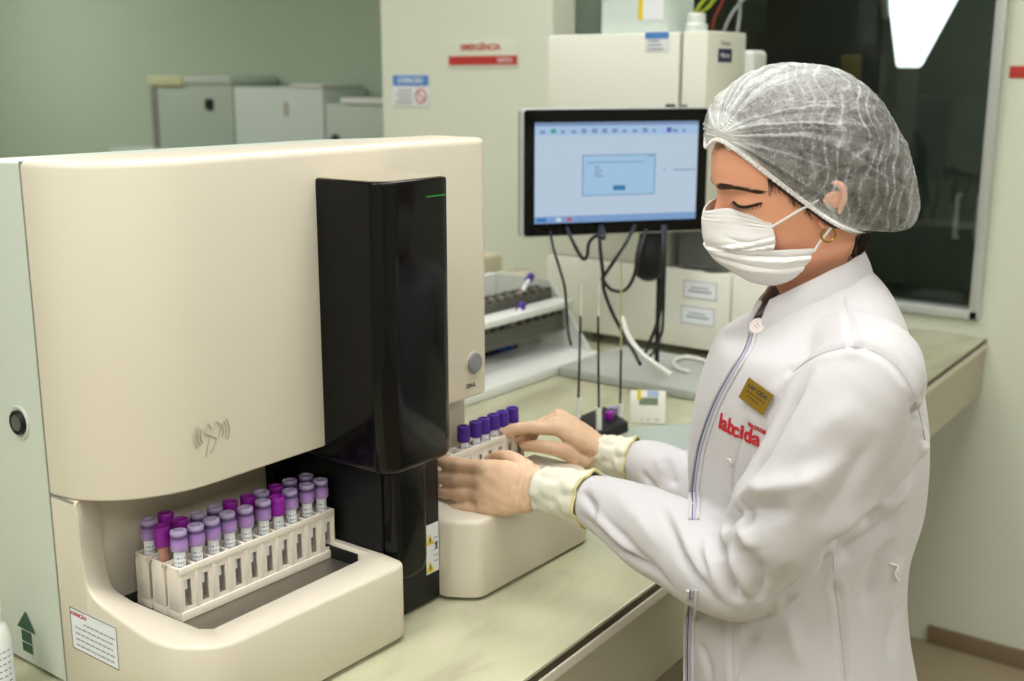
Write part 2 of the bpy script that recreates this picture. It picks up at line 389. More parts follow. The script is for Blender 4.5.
# black column
bm = B(); prism(bm, rrect(.927, 1.047, .885, 1.10, (.026, .022, .002, .002), 7), 1.086, 1.426, bt=.003, bb=.012, seg=4); col_ = obj('sampler_column', bm, M['black_gloss'], A)
setp(col_, 'glossy black upright column')
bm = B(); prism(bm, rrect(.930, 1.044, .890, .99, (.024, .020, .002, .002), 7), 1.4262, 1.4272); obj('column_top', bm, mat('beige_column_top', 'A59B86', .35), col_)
bm = B(); box(bm, .9525, 1.0575, .925, 1.101, .884, 1.09, .0015); box(bm, .9272, .953, 1.085, 1.1012, .981, 1.0855, .001); obj('column_base', bm, M['black'], A)
bm = B(); prism(bm, [(p[0], p[1]) for p in rrect(.956, 1.016, .938, 1.12, (.026, .022, .0, .0), 6)], .903, .9252, axis='y', bb=.012, seg=4); obj('column_flap', bm, M['black_gloss'], A)
bm = B(); tube(bm, [(1.024, .9235, .95), (1.024, .9235, 1.084)], .0016); obj('guide_rod', bm, M['steel'], A)
bm = B(); box(bm, .998, 1.031, .8843, .886, 1.405, 1.4065); obj('status_light', bm, M['led'], A)
# warning label
w = thing  # noqa
def plate(name, mtx, w_, h_, m, parent, th=.0006, r=0):
    bm = B(); box(bm, -w_/2, w_/2, -h_/2, h_/2, 0, th); bm.transform(mtx); return obj(name, bm, m, parent, smooth=False)
mt = frame_mtx((1.0435, .9249, .955), (1, 0, 0), (0, 0, 1))
wl = plate('warning_label', mt, .0235, .066, M['label'], A)
for zc in (.967, .930):
    bm = B(); s = .010; prism(bm, [(1.0385+dx, zc+dz) for dx, dz in ((-s*.75, -s*.6), (s*.75, -s*.6), (0, s*.85))], .9240, .9243, axis='y')
    obj('warning_triangle', bm, M['yellow'], wl, smooth=False)
bm = B()
for zc in (.967, .930):
    tube(bm, [(1.0385, .9238, zc-.003), (1.0385, .9238, zc+.003)], .0009, 5); 
for k in range(5): box(bm, 1.0455, 1.053, .9238, .9241, .936+k*.008, .9368+k*.008)
box(bm, 1.049, 1.052, .9238, .9241, .952, .962)
obj('warning_print', bm, M['ink'], wl, smooth=False)
# loading tray on the right
bm = B(); pts = [(1.058, .988), (1.058, .915)] + [(1.058+.032*k/6+.0, .915-.038*math.sin(k/6*PI/2)) for k in range(1, 7)] + rrect(1.058, 1.345, .877, .988, (0, .03, .0, 0), 6)[1:-1]
prism(bm, pts, .885, .990, bt=.007, bb=.002, seg=3); lt_ = obj('loading_tray', bm, M['cream'], A)
bm = B(); box(bm, 1.058, 1.345, .988, 1.0395, .885, .9625, 0); obj('loading_lane', bm, M['steel'], A)
bm = B(); box(bm, 1.251, 1.345, 1.0398, 1.10, .885, .990, .004); obj('tray_rear', bm, M['cream'], A)
# start button, model print
bm = B(); lathe(bm, [(.0145, 0), (.0150, -.002), (.0135, -.0042), (.012, -.0046)], (1.2085, .9895, 1.155), 28, 'y'); obj('start_button', bm, M['grey'], A)
bm = B(); lathe(bm, [(.0165, 0), (.0163, -.0012), (.0151, -.0014)], (1.2085, .99, 1.155), 28, 'y'); obj('button_ring', bm, M['cream'], A)
obj('model_print', text_bm('XN-L', .009, frame_mtx((1.202, .9895, 1.124), (1, 0, 0), (0, 0, 1))), M['ink'], A, smooth=False)
# power button on the side
kx, ky, kz = X0, 1.149, 1.178
bm = B(); lathe(bm, [(.0185, .002), (.0185, -.0006), (.0172, -.0012), (.0135, .0)], (kx, ky, kz), 28, 'x'); obj('power_button_ring', bm, M['side'], A)
bm = B(); lathe(bm, [(.0135, .001), (.0135, -.003), (.0125, -.0045), (.0105, -.0045), (.0095, -.0030)], (kx, ky, kz), 28, 'x'); pb = obj('power_button', bm, M['black'], A)
bm = B(); lathe(bm, [(.0092, -.0028), (.0088, -.0042), (.0075, -.0044)], (kx, ky, kz), 24, 'x'); obj('power_button_cap', bm, M['brushed'], pb)
# green arrow print
def xq(bm, pts, x): bm.faces.new([bm.verts.new((x, p[0], p[1])) for p in pts])
bm = B(); x = X0-.0002
xq(bm, [(1.196, .928), (1.1755, .9515), (1.158, .928)], x); xq(bm, [(1.188, .926), (1.168, .926), (1.168, .913), (1.188, .913)], x); xq(bm, [(1.188, .911), (1.168, .911), (1.168, .900), (1.188, .900)], x)
obj('arrow_print', bm, M['green_ink'], A, smooth=False)
# notice sticker on the cream side
mt = frame_mtx((X0-.0001, 1.040, .961), (0, -1, 0), (0, 0, 1))
st = plate('notice_sticker', mt, .084, .048, M['label'], A)
bm = B()
for (a, b, c, d) in ((-.042, .042, .0232, .024), (-.042, .042, -.024, -.0232), (-.042, -.0413, -.024, .024), (.0413, .042, -.024, .024)): box(bm, a, b, c, d, .0006, .0009)
bm.transform(mt); obj('sticker_border', bm, M['ink'], st, smooth=False)
mm = mt @ Matrix.Translation((-.026, .0175, .0007)); obj('sticker_heading', text_bm('ATENÇÃO', .0062, mm), M['red_ink'], st, smooth=False)
bm = B(); rnd = random.Random(3)
for r_ in range(5):
    xx = -.034 if r_ else -.018
    while xx < .034:
        l = rnd.uniform(.003, .009); box(bm, xx, min(xx+l, .037), .0085-r_*.0068, .0103-r_*.0068, .0006, .0008); xx += l+.0016
bm.transform(mt); obj('sticker_print', bm, M['ink_soft'], st, smooth=False)
# contactless card emblem on the cover
bm = B(); cx, cz = .763, 1.160; yy = .9893
M['emblem'] = mat('grey_print', 'A9A595', .5, var=.02)
def arc(cx, cz, r, a0, a1, w_=.0007): tube(bm, [(cx+r*math.cos(a), yy, cz+r*math.sin(a)) for a in np.linspace(a0, a1, 10)], w_, 5)
for s in (-1, 1):
    for r in (.015, .019, .023):
        a = 0 if s > 0 else PI; arc(cx, cz+.004, r, a-.55, a+.55)
tube(bm, [(cx-.010, yy, cz+.006), (cx-.006, yy, cz+.016), (cx, yy, cz+.010), (cx+.006, yy, cz+.016), (cx+.011, yy, cz+.008), (cx+.006, yy, cz-.002), (cx-.002, yy, cz+.002), (cx-.010, yy, cz+.006)], .0008, 5, smooth=4)
tube(bm, [(cx-.004, yy, cz), (cx-.007, yy, cz-.010), (cx-.010, yy, cz-.020)], .0008, 5, smooth=4)
tube(bm, [(cx+.006, yy, cz-.002), (cx+.002, yy, cz-.010), (cx-.004, yy, cz-.018)], .0008, 5, smooth=4)
obj('emblem_print', bm, M['emblem'], A)

# ============================================================ RACKS AND TUBES
def sample_rack(x0, yc, z0, label, group, n=10, pitch=.0231, end=.0113, H_=.061):
    """long side faces -Y"""
    Lx = 2*end+pitch*(n-1); t = thing('sample_rack', label, 'test tube rack', (x0+Lx/2, yc, z0), group)
    bm = B(); y0, y1 = yc-.0118, yc+.0118
    box(bm, x0, x0+Lx, y0-.001, y1+.001, z0, z0+.010, .0008)                       # base rail
    xs = [x0] + [x0+end+pitch*(i+.5) for i in range(n-1)] + [x0+Lx]
    for i, x in enumerate(xs):
        a = x-.0022 if 0 < i < n else (x if i == 0 else x-.0036); b_ = x+.0022 if 0 < i < n else (x+.0036 if i == 0 else x)
        box(bm, a, b_, y0+.0004, y1-.0004, z0+.009, z0+H_-.0004, .0005)
    for i in range(n):
        c = x0+end+pitch*i
        for (yy0, yy1) in ((y0+.0012, y0+.0032), (y1-.0032, y1-.0012)):
            box(bm, c-pitch/2, c-.0045, yy0, yy1, z0+.009, z0+H_-.005); box(bm, c+.0045, c+pitch/2, yy0, yy1, z0+.009, z0+H_-.005)
            box(bm, c-.0046, c+.0046, yy0, yy1, z0+H_-.015, z0+H_-.005); box(bm, c-.0046, c+.0046, yy0, yy1, z0+.009, z0+.014)
    for (yy0, yy1) in ((y0, y0+.0034), (y1-.0034, y1)): box(bm, x0, x0+Lx, yy0, yy1, z0+H_-.008, z0+H_, .0006)
    obj('rack_body', bm, M['rack'], t)
    return t
MR = {}
def proto_tube(cap, liquid, fill, lbl=True):
    """built at the origin, returned with its parts"""
    t = thing('blood_tube', 'x', 'blood tube', (0, 0, 0))
    bm = B(); lathe(bm, [(.001, 0), (.004, .0012), (.0062, .005), (.0065, .062), (.0058, .062)], (0, 0, 0), 14); obj('glass', bm, M['glass_tube'], t)
    bm = B(); lathe(bm, [(.001, .001), (.0035, .002), (.0054, .006), (.0056, fill)], (0, 0, 0), 12); obj('contents', bm, liquid, t)
    if lbl:
        bm = B(); rot = random.uniform(-.5, .5)-PI*.62
        for (r, a0, a1, z0, z1, mi) in [(.0068, -1.15, 1.15, .016, .0595, 0)]:
            n = 12; lo = [bm.verts.new((r*math.cos(rot+a), r*math.sin(rot+a), z0)) for a in np.linspace(a0, a1, n)]; hi = [bm.verts.new((r*math.cos(rot+a), r*math.sin(rot+a), z1)) for a in np.linspace(a0, a1, n)]
            for k in range(n-1): bm.faces.new((lo[k], lo[k+1], hi[k+1], hi[k]))
        lo_ = obj('paper_label', bm, M['label'], t)
        bm = B(); rr = random.Random(5)
        for z in np.arange(.036, .054, .0050):
            a = -.9
            while a < .8:
                l = rr.uniform(.08, .35); r = .00693; vs = []
                for (aa, zz) in ((a, z), (a+l, z), (a+l, z+.0018), (a, z+.0018)): vs.append(bm.verts.new((r*math.cos(rot+aa), r*math.sin(rot+aa), zz)))
                bm.faces.new(vs); a += l+rr.uniform(.08, .3)
        obj('label_print', bm, M['ink_soft'], lo_, smooth=False)
    bm = B(); lathe(bm, [(.0070, .0600), (.0088, .0598), (.0093, .0608), (.0094, .0680), (.0090, .0735), (.0088, .0745), (.0091, .0753), (.0091, .0808), (.0085, .0820), (.0056, .0820), (.0050, .0800), (.0015, .0796)], (0, 0, 0), 24)
    obj('cap', bm, cap, t)
    return t
def copy_tree(o, parent=None):
    c = o.copy(); COL.objects.link(c)
    if parent is not None: c.parent = parent
    for ch in list(o.children): copy_tree(ch, c)
    return c
protos = {}
def place_tube(kind, x, y, z, label, group):
    cap, liq, fill, lb = kind
    if kind not in protos:
        t = proto_tube(M[cap], M[liq], fill, lb); protos[kind] = t
    else: t = copy_tree(protos[kind])
    t.location = (x, y, z); t.rotation_euler = (random.uniform(-.03, .03), random.uniform(-.03, .03), random.uniform(-.25, .25)) ; t['label'] = label; t['group'] = group
    t.name = 'blood_tube'
    return t
Z0 = .9612; RX = .7130
rows = [(1.007, 'front'), (1.0335, 'middle'), (1.0625, 'back')]
rowlab = {'front': 'cream ten-slot tube rack nearest the tray front rim, left tray', 'middle': 'cream tube rack standing in the middle of the three in the left tray', 'back': 'cream tube rack at the back of the three in the left tray'}
for y, nm in rows: sample_rack(RX, y, Z0, rowlab[nm], 'tube racks in the left tray')
ordn = ['leftmost', 'second from left', 'third from left', 'fourth from left', 'fifth from left', 'sixth from left', 'seventh from left', 'eighth from left', 'ninth from left', 'rightmost']
PK = ('cap_pale', 'blood', .030, True); MK = ('cap_mag', 'blood', .032, True); AK = ('cap_mag', 'amber', .059, False)
lay = {'front': [PK]*6+[MK]+[PK]*3, 'middle': [AK, MK, PK, PK, MK, MK, PK, MK, PK, PK], 'back': [PK, MK]}
cn = {PK: 'pale lilac capped tube with white label', MK: 'bright magenta capped tube with white label', AK: 'magenta capped tube of amber liquid'}
for (y, nm) in rows:
    for i, k in enumerate(lay[nm]):
        place_tube(k, RX+.0113+.0231*i, y, Z0+.0172, '%s, %s in %s rack' % (cn[k], ordn[i] if not (nm == 'back' and i == 1) else 'second from left', nm), 'blood tubes in the left tray')
RX2 = 1.103
sample_rack(RX2, 1.007, .9700, 'cream tube rack held between the two gloved hands', None)
VK = ('cap_vio', 'blood', .052, True)
rl = ['partly behind the black column', 'second from the black column', 'third from the black column', 'fourth from the black column', 'second from the right end', 'at the right end']
for j, i in enumerate(range(4, 10)):
    place_tube(VK, RX2+.0113+.0231*i, 1.007, .9700+.0105, 'dark violet capped blood tube %s, in the held rack' % rl[j], 'violet capped tubes in the held rack')

# ============================================================ BACKGROUND EQUIPMENT
def ybox(name, X, px0, px1, pyt, pyb, depth, m, parent=None, bev=.004):
    pass
# tall white instrument standing on the worktop by the window
XI = 2.42
I = thing('fluid_instrument', 'tall white two-door instrument behind the monitor with reagent bottles on its top', 'laboratory instrument', (2.55, 1.45, ZC))
bm = B(); box(bm, XI, 2.62, 1.215, 1.738, .905, 1.092, .006); obj('lower_unit', bm, M['white_en'], I)
bm = B(); box(bm, XI, 2.62, .96, 1.212, .905, 1.092, .006); obj('lower_side_unit', bm, M['white_en'], I)
bm = B(); box(bm, XI+.006, 2.62, 1.395, 1.729, 1.094, 1.634, .005); box(bm, XI+.012, 2.61, 1.30, 1.40, 1.30, 1.634, .004); obj('upper_body', bm, M['white_en'], I)
bm = B(); box(bm, XI-.012, XI+.006, 1.3625, 1.729, 1.20, 1.636, .005); dr = obj('left_door', bm, M['white_en'], I)
bm = B(); box(bm, XI-.03, XI-.012, 1.366, 1.384, 1.468, 1.476, .002); obj('door_latch', bm, M['black'], dr)
bm = B(); box(bm, XI-.012, 2.60, 1.29, 1.354, 1.20, 1.638, .005); rd = obj('right_door', bm, M['white_en'], I)
bm = B(); box(bm, XI-.022, XI-.012, 1.335, 1.352, 1.470, 1.475, .001); lathe(bm, [(.004, 0), (.004, -.004)], (XI-.011, 1.342, 1.452), 12, 'x'); obj('door_lock', bm, M['brushed'], rd)
bm = B(); box(bm, XI-.0005, XI+.004, 1.3545, 1.3625, 1.20, 1.634); obj('door_gap', bm, M['line'], I)
bm = B()
for (a, b) in ((1.25, 2.46), (1.68, 2.46), (1.25, 2.58), (1.68, 2.58), (1.0, 2.46), (1.0, 2.58)): lathe(bm, [(.016, .8805), (.018, .884), (.014, .906)], (b, a, 0), 12)
fts = obj('feet', bm, M['black'], I)
# stickers on the front and the side plate
def sticker(parent, name, o, xa, ya, w_, h_, m, th=.0008): return plate(name, frame_mtx(o, xa, ya), w_, h_, m, parent, th)
s_ = sticker(I, 'door_sticker', (XI-.0125, 1.42, 1.617), (0, -1, 0), (0, 0, 1), .062, .046, M['label'])
plate('sticker_band', frame_mtx((XI-.0135, 1.42, 1.630), (0, -1, 0), (0, 0, 1)), .062, .014, M['cyan'], s_, .0006)
bm = B()
for k in range(3): box(bm, -.022, .018-.006*k, -.018+.009*k, -.015+.009*k, .0008, .0012)
bm.transform(frame_mtx((XI-.0128, 1.42, 1.616), (0, -1, 0), (0, 0, 1))); obj('sticker_print', bm, M['ink_soft'], s_, smooth=False)
np_ = sticker(I, 'name_plate', (2.492, 1.2895, 1.585), (1, 0, 0), (0, 0, 1), .066, .030, M['navy'])
obj('plate_print', text_bm('Micros', .016, frame_mtx((2.492, 1.2886, 1.585), (1, 0, 0), (0, 0, 1))), M['label'], np_, smooth=False)
obj('maker_print', text_bm('Thermo', .015, frame_mtx((2.494, 1.2895, 1.612), (1, 0, 0), (0, 0, 1))), M['ink_soft'], I, smooth=False)
for zc, yc in ((1.048, 1.293), (.986, 1.297)):
    s_ = sticker(I, 'unit_label', (XI-.0003, yc, zc), (0, -1, 0), (0, 0, 1), .088, .042, M['label'])
    bm = B()
    for (a, b, c, d) in ((-.044, .044, .0195, .021), (-.044, .044, -.021, -.0195), (-.044, -.0425, -.021, .021), (.0425, .044, -.021, .021), (-.03, .03, -.006, -.002), (-.024, .022, .003, .006)): box(bm, a, b, c, d, .0008, .0011)
    bm.transform(frame_mtx((XI-.0003, yc, zc), (0, -1, 0), (0, 0, 1))); obj('label_print', bm, M['ink_soft'], s_, smooth=False)
bm = B(); tube(bm, [(XI+.03, 1.27, 1.0925), (XI+.03, 1.27, 1.098)], .03, 20); box(bm, XI+.004, XI+.16, 1.23, 1.36, 1.094, 1.20, .012, 3); obj('metal_reservoir', bm, M['brushed'], I)
# small white box behind its right side
bm = B(); box(bm, 2.66, 2.74, 1.30, 1.42, ZC+.0005, 1.60, .012, 3); top('panel_box', bm, M['white_pl'], 'slim upright white case just behind the tall two-door instrument', 'case')
# carboy
c = (2.52, 1.515)
T = thing('carboy', 'translucent square jug with yellow-edged label on top of the white instrument', 'jug', (c[0], c[1], 1.6365))
bm = B(); prism(bm, rrect(c[0]-.075, c[0]+.075, c[1]-.092, c[1]+.092, .02, 5), 1.637, 1.86, bt=.03, bb=.006); obj('jug_body', bm, M['clear'], T)
bm = B(); lathe(bm, [(.028, 1.855), (.028, 1.875), (.034, 1.876), (.034, 1.90), (.03, 1.903)], (c[0], c[1], 0), 20); obj('screw_cap', bm, M['white_pl'], T)
s_ = sticker(T, 'jug_label', (c[0]-.0755, c[1]-.055, 1.705), (0, -1, 0), (0, 0, 1), .066, .075, M['label'])
plate('label_edge', frame_mtx((c[0]-.0765, c[1]-.027, 1.705), (0, -1, 0), (0, 0, 1)), .012, .075, M['yellow'], s_, .0006)
# small bottle with tubing
c = (2.50, 1.37)
T = thing('reagent_bottle', 'small bottle with white cap beside the jug, coloured hoses rising from it', 'bottle', (c[0], c[1], 1.6385))
bm = B(); lathe(bm, [(.024, 1.639), (.026, 1.642), (.026, 1.655), (.018, 1.662)], (c[0], c[1], 0), 18); obj('bottle_body', bm, M['clear'], T)
bm = B(); lathe(bm, [(.020, 1.660), (.021, 1.664), (.021, 1.678), (.018, 1.681)], (c[0], c[1], 0), 18); obj('bottle_cap', bm, M['white_pl'], T)
def hose(name, pts, r, m, label, cat='hose', group=None, seg=8):
    bm = B(); tube(bm, pts, r, seg, smooth=8); o = obj(name, bm, m); setp(o, label, cat, group); return origin(o)
hose('hose', [(2.50, 1.375, 1.682), (2.49, 1.355, 1.70), (2.47, 1.31, 1.735), (2.46, 1.26, 1.79)], .0045, M['hose_yellow'], 'lower yellow-green hose leaning from the small capped bottle')
hose('hose', [(2.51, 1.365, 1.682), (2.50, 1.335, 1.70), (2.48, 1.285, 1.75), (2.46, 1.25, 1.80)], .0045, M['hose_yellow'], 'yellow-green hose next to the red hose above the instrument')
hose('hose', [(2.53, 1.345, 1.639), (2.52, 1.335, 1.67), (2.50, 1.30, 1.72), (2.49, 1.29, 1.80)], .004, M['hose_red'], 'dark red hose curving up from the instrument top')
hose('hose', [(2.54, 1.320, 1.639), (2.54, 1.300, 1.68), (2.55, 1.26, 1.73), (2.56, 1.245, 1.76), (2.57, 1.235, 1.72), (2.565, 1.292, 1.639)][0:4]+[(2.57, 1.24, 1.80)], .004, M['hose_grey'], 'left grey hose rising from the right door cabinet')
hose('hose', [(2.57, 1.30, 1.639), (2.575, 1.298, 1.68), (2.57, 1.30, 1.72), (2.54, 1.315, 1.77), (2.52, 1.33, 1.83)], .0045, M['hose_grey'], 'right grey hose curving above the side plate')

# monitor on its arm
TL = Vector(hd(523, 110, 2.45)); TR = Vector(hd(709, 113, 2.60))
xa = Vector((TR.x-TL.x, TR.y-TL.y, 0)); mw = xa.length; xa.normalize(); ya = Vector((0, 0, 1)); mh = .262
mc = (TL+TR)/2; mc.z = 1.471-mh/2
Mo = thing('monitor', 'black-framed flat computer monitor showing a pale blue window, on a stand', 'monitor', (mc.x, mc.y, ZC))
mt = frame_mtx(mc, xa, ya)      # local: x right, y up, z towards viewer
def loc(bm): bm.transform(mt); return bm
bm = B(); prism(bm, rrect(-mw/2-.004, mw/2+.002, -mh/2-.003, mh/2+.003, .010, 5), -.032, -.003, bt=.002, bb=.010); obj('rear_shell', loc(bm), M['silver'], Mo)
bm = B(); prism(bm, rrect(-mw/2+.003, mw/2, -mh/2, mh/2, .007, 5), -.003, .0, bt=.001); obj('bezel', loc(bm), M['black_gloss'], Mo)
sw0, sw1, sh0, sh1 = -mw/2+.0255, mw/2-.024, -mh/2+.026, mh/2-.026
scr_m = {}
def em(name, c, s=1.0):
    m = mat(name, c, .25, emit=c, estr=s); m.node_tree.nodes['Principled BSDF'].inputs['Base Color'].default_value = (.01, .01, .01, 1); return m
SE = .8
M['s_bg'] = em('screen_background', 'BFD2E6', SE); M['s_top'] = em('screen_toolbar', 'A9C9EC', SE); M['s_bar'] = em('screen_taskbar', '7FA4D4', SE)
M['s_win'] = em('screen_dialog', 'A6CBEA', SE); M['s_edge'] = em('screen_dialog_edge', '6F95BE', SE); M['s_btn'] = em('screen_button', '2F79B4', SE); M['s_ico'] = em('screen_icons', '7C94BC', SE)
M['s_red'] = em('screen_red_icon', 'C05A70', SE); M['s_grn'] = em('screen_green_icon', '3E9A7C', SE); M['s_vio'] = em('screen_violet_icon', '5A5CB8', SE); M['s_lt'] = em('screen_light', 'D2E0EE', SE)
def srect(name, a, b, c, d, z, m, parent):
    """fractions of the screen, from its top-left"""
    x0 = sw0+(sw1-sw0)*a; x1 = sw0+(sw1-sw0)*b; y1 = sh1-(sh1-sh0)*c; y0 = sh1-(sh1-sh0)*d
    bm = B(); box(bm, x0, x1, y0, y1, z-.0002, z); return obj(name, loc(bm), m, parent, smooth=False)
scr = srect('screen', 0, 1, 0, 1, .0004, M['s_bg'], Mo)
srect('toolbar', 0, 1, 0, .13, .0007, M['s_top'], scr); srect('title_strip', 0, 1, 0, .035, .0009, M['s_ico'], scr); srect('taskbar', 0, 1, .93, 1, .0007, M['s_bar'], scr)
srect('dialog_edge', .285, .735, .325, .735, .0008, M['s_edge'], scr); srect('dialog', .292, .728, .335, .725, .0010, M['s_win'], scr); srect('dialog_header', .31, .66, .395, .405, .0012, M['s_edge'], scr)
srect('dialog_button', .475, .55, .635, .685, .0012, M['s_btn'], scr)
bm = B()
for (a, b, c, d) in ((.36, .385, .44, .455), (.365, .40, .47, .485), (.36, .395, .50, .515), (.36, .41, .53, .545), (.68, .725, .34, .35), (.78, .80, .49, .50), (.85, .99, .485, .497)):
    box(bm, sw0+(sw1-sw0)*a, sw0+(sw1-sw0)*b, sh1-(sh1-sh0)*d, sh1-(sh1-sh0)*c, .0010, .0012)
x = .04
for k in range(15):
    a = .03+k*.062; 
    if k in (1, 12): continue
    wd = [.03, .02, .022, .03, .028, .034, .03, .03, .026, .03, .03, .02, .03, .034, .02][k]
    box(bm, sw0+(sw1-sw0)*a, sw0+(sw1-sw0)*(a+wd), sh1-(sh1-sh0)*.108, sh1-(sh1-sh0)*(.078 if k not in (4, 5, 6, 7, 10) else .065), .0009, .0011)
obj('screen_marks', loc(bm), M['s_ico'], scr, smooth=False)
srect('green_icon', .095, .125, .065, .105, .0011, M['s_grn'], scr); srect('violet_icon', .80, .83, .06, .11, .0011, M['s_vio'], scr); srect('red_icon', .195, .225, .945, .985, .0011, M['s_red'], scr); srect('start_icon', .01, .07, .945, .985, .0011, M['s_btn'], scr)
srect('light_icon', .13, .16, .945, .985, .0011, M['s_lt'], scr); srect('small_icon', .27, .285, .945, .985, .0011, M['s_ico'], scr)
# stand: tapered black column and base
sx = hd(652, 262, 2.56); base = Vector((sx[0]+.02, sx[1]+.02, 0))
bm = B(); tube(bm, [base+Vector((0, 0, 1.30)), base+Vector((0, 0, 1.20)), base+Vector((0, 0, 1.15)), base+Vector((0, 0, 1.11)), base+Vector((0, 0, 1.095))], [.018, .022, .031, .030, .012], 18, smooth=4); obj('neck', bm, M['black'], Mo)
bm = B(); tube(bm, [base+Vector((.012, -.02, 1.28)), base+Vector((.012, -.02, ZC+.01))], .0055, 10); obj('post', bm, M['black'], Mo)
bm = B(); tube(bm, [base+Vector((.012, -.02, ZC+.0005)), base+Vector((.012, -.02, ZC+.012))], [.07, .065], 28); obj('stand_base', bm, M['white_pl'], Mo)
bm = B(); q = Vector(mc)+Vector((0, 0, 0))-mt.to_3x3() @ Vector((0, 0, .03)); tube(bm, [q, base+Vector((0, 0, 1.30))], .02, 12); obj('mount', bm, M['black'], Mo)

# cables under the monitor
def cable(pts, lab, m='cable', r=.0038, d=2.36, cat='cable', name='cable'):
    P_ = [hd(p[0], p[1], p[2] if len(p) > 2 else d) for p in pts]; return hose(name, [tuple(v) for v in P_], r, M[m], lab, cat)
cable([(549, 226, 2.5), (554, 250), (560, 270), (565, 290), (568, 330, 2.40), (571, 345, 2.42)], 'thin black cable hanging furthest left under the monitor', r=.003)
cable([(566, 226, 2.5), (572, 240), (582, 258), (587, 256), (589, 243), (596, 236), (604, 238), (602, 226, 2.5)], 'short black cable looped in a hook under the monitor')
cable([(600, 226, 2.5), (600, 246), (603, 275), (604, 290), (612, 312), (624, 335), (634, 352, 2.3), (640, 364, 2.2)], 'long black cable dropping to the worktop')
cable([(635, 226, 2.5), (624, 246), (604, 276), (603, 280), (612, 290), (625, 290), (634, 276), (640, 250), (646, 230, 2.5)], 'black cable hanging in a wide loop below the monitor')
cable([(663, 226, 2.5), (663, 250), (662, 290), (658, 320), (648, 346, 2.38), (643, 358, 2.36)], 'black cable falling beside the monitor neck')
cable([(666, 226, 2.5), (665, 260), (663, 320), (661, 335), (655, 350, 2.4), (650, 356, 2.36)], 'outermost right black cable beside the monitor neck', r=.003)
cable([(622, 318, 2.38), (628, 335, 2.34), (640, 352, 2.30), (655, 364, 2.27), (671, 375, 2.25)], 'stiff white tube slanting down to the grey platform', 'hose_white', .0055, cat='hose', name='hose')
pts_ = [tuple(onz(x, y, ZC+.0275)) for x, y in ((690, 372), (676, 367), (675, 360), (688, 357), (708, 362), (728, 372), (745, 380))]
hose('hose', pts_, .005, M['hose_white'], 'curled white tube lying on the grey platform')
# grey low platform in front of the instrument
bm = B(); box(bm, 2.09, 2.36, .98, 1.466, ZC+.0005, ZC+.022, .004)
top('platform', bm, mat('grey_platform', 'AEB2AC', .4, var=.02), 'low grey slab on the worktop in front of the tall instrument', 'platform')

# sloping rack stand on the left of the worktop
S = thing('rack_stand', 'white stand with slanted shelf for sample racks, seen past the analyser', 'rack stand', (1.95, 1.6, ZC))
bm = B(); box(bm, 1.60, 2.275, 1.47, 1.80, ZC+.0005, ZC+.022, .004); obj('base_board', bm, M['white_pl'], S)
bm = B(); prism(bm, [(1.50, ZC+.0225), (1.62, 1.06), (1.80, 1.06), (1.80, ZC+.0225)], 2.265, 2.275, axis='x'); obj('side_board', bm, mat('frosted_white_panel', 'D6DAD2', .35, alpha=.8, var=.02), S)
bm = B(); box(bm, 1.60, 2.265, 1.78, 1.80, ZC+.022, 1.06, .002); obj('back_board', bm, M['white_pl'], S)
bm = B(); box(bm, 1.60, 2.264, 1.545, 1.60, 1.004, 1.020, .003); obj('front_rail', bm, M['white_pl'], S)
bm = B(); box(bm, 1.60, 2.264, 1.60, 1.70, .999, 1.009, .001); obj('shelf', bm, M['white_pl'], S)
M['rk_dark'] = mat('dark_rack_plastic', '57564C', .5, var=.12, vscale=60)
def dark_rack(y, z, lab):
    t = thing('sample_rack', lab, 'test tube rack', (2.0, y, z), 'dark racks on the slanted stand')
    bm = B(); n = 14; L0, L1 = 1.80, 2.258
    box(bm, L0, L1, y-.014, y+.014, z, z+.006, .001); box(bm, L0, L1, y-.014, y-.011, z+.006, z+.030); box(bm, L0, L1, y+.011, y+.014, z+.006, z+.030)
    for k in range(n+1): xx = L0+(L1-L0)*k/n; box(bm, xx-.0015 if k else xx, xx+.0015 if k < n else xx, y-.013, y+.013, z+.006, z+.034)
    obj('rack_body', bm, M['rk_dark'], t)
    bm = B()
    for k in range(n): xx = L0+(L1-L0)*(k+.5)/n; tube(bm, [(xx, y, z+.007), (xx, y, z+.036)], .0085, 10)
    obj('slot_liners', bm, mat('slot_liner', '8D8B7C', .4, alpha=.75, var=.05), t)
dark_rack(1.62, 1.0095, 'dark sample rack on the upper step of the white stand')
dark_rack(1.585, .955, 'dark sample rack below the white front rail of the stand')
for s in (1.66, 1.70): pass
dark_rack(1.655, 1.0095, 'second dark rack at the back of the upper step')
bm = B(); box(bm, 1.80, 2.264, 1.57, 1.64, .945, .9545, .001); obj('lower_shelf', bm, M['rk_dark'], S)
def loose_tube(p, lab):
    t = copy_tree(protos[VK]); t.location = p; t.rotation_euler = (0, 1.15, .25); t['label'] = lab; t['group'] = 'loose violet capped tubes'; t.name = 'blood_tube'
loose_tube((2.12, 1.60, 1.046), 'violet capped tube lying across the upper dark rack')
loose_tube((2.03, 1.557, .996), 'violet capped tube lying on the lower dark rack')
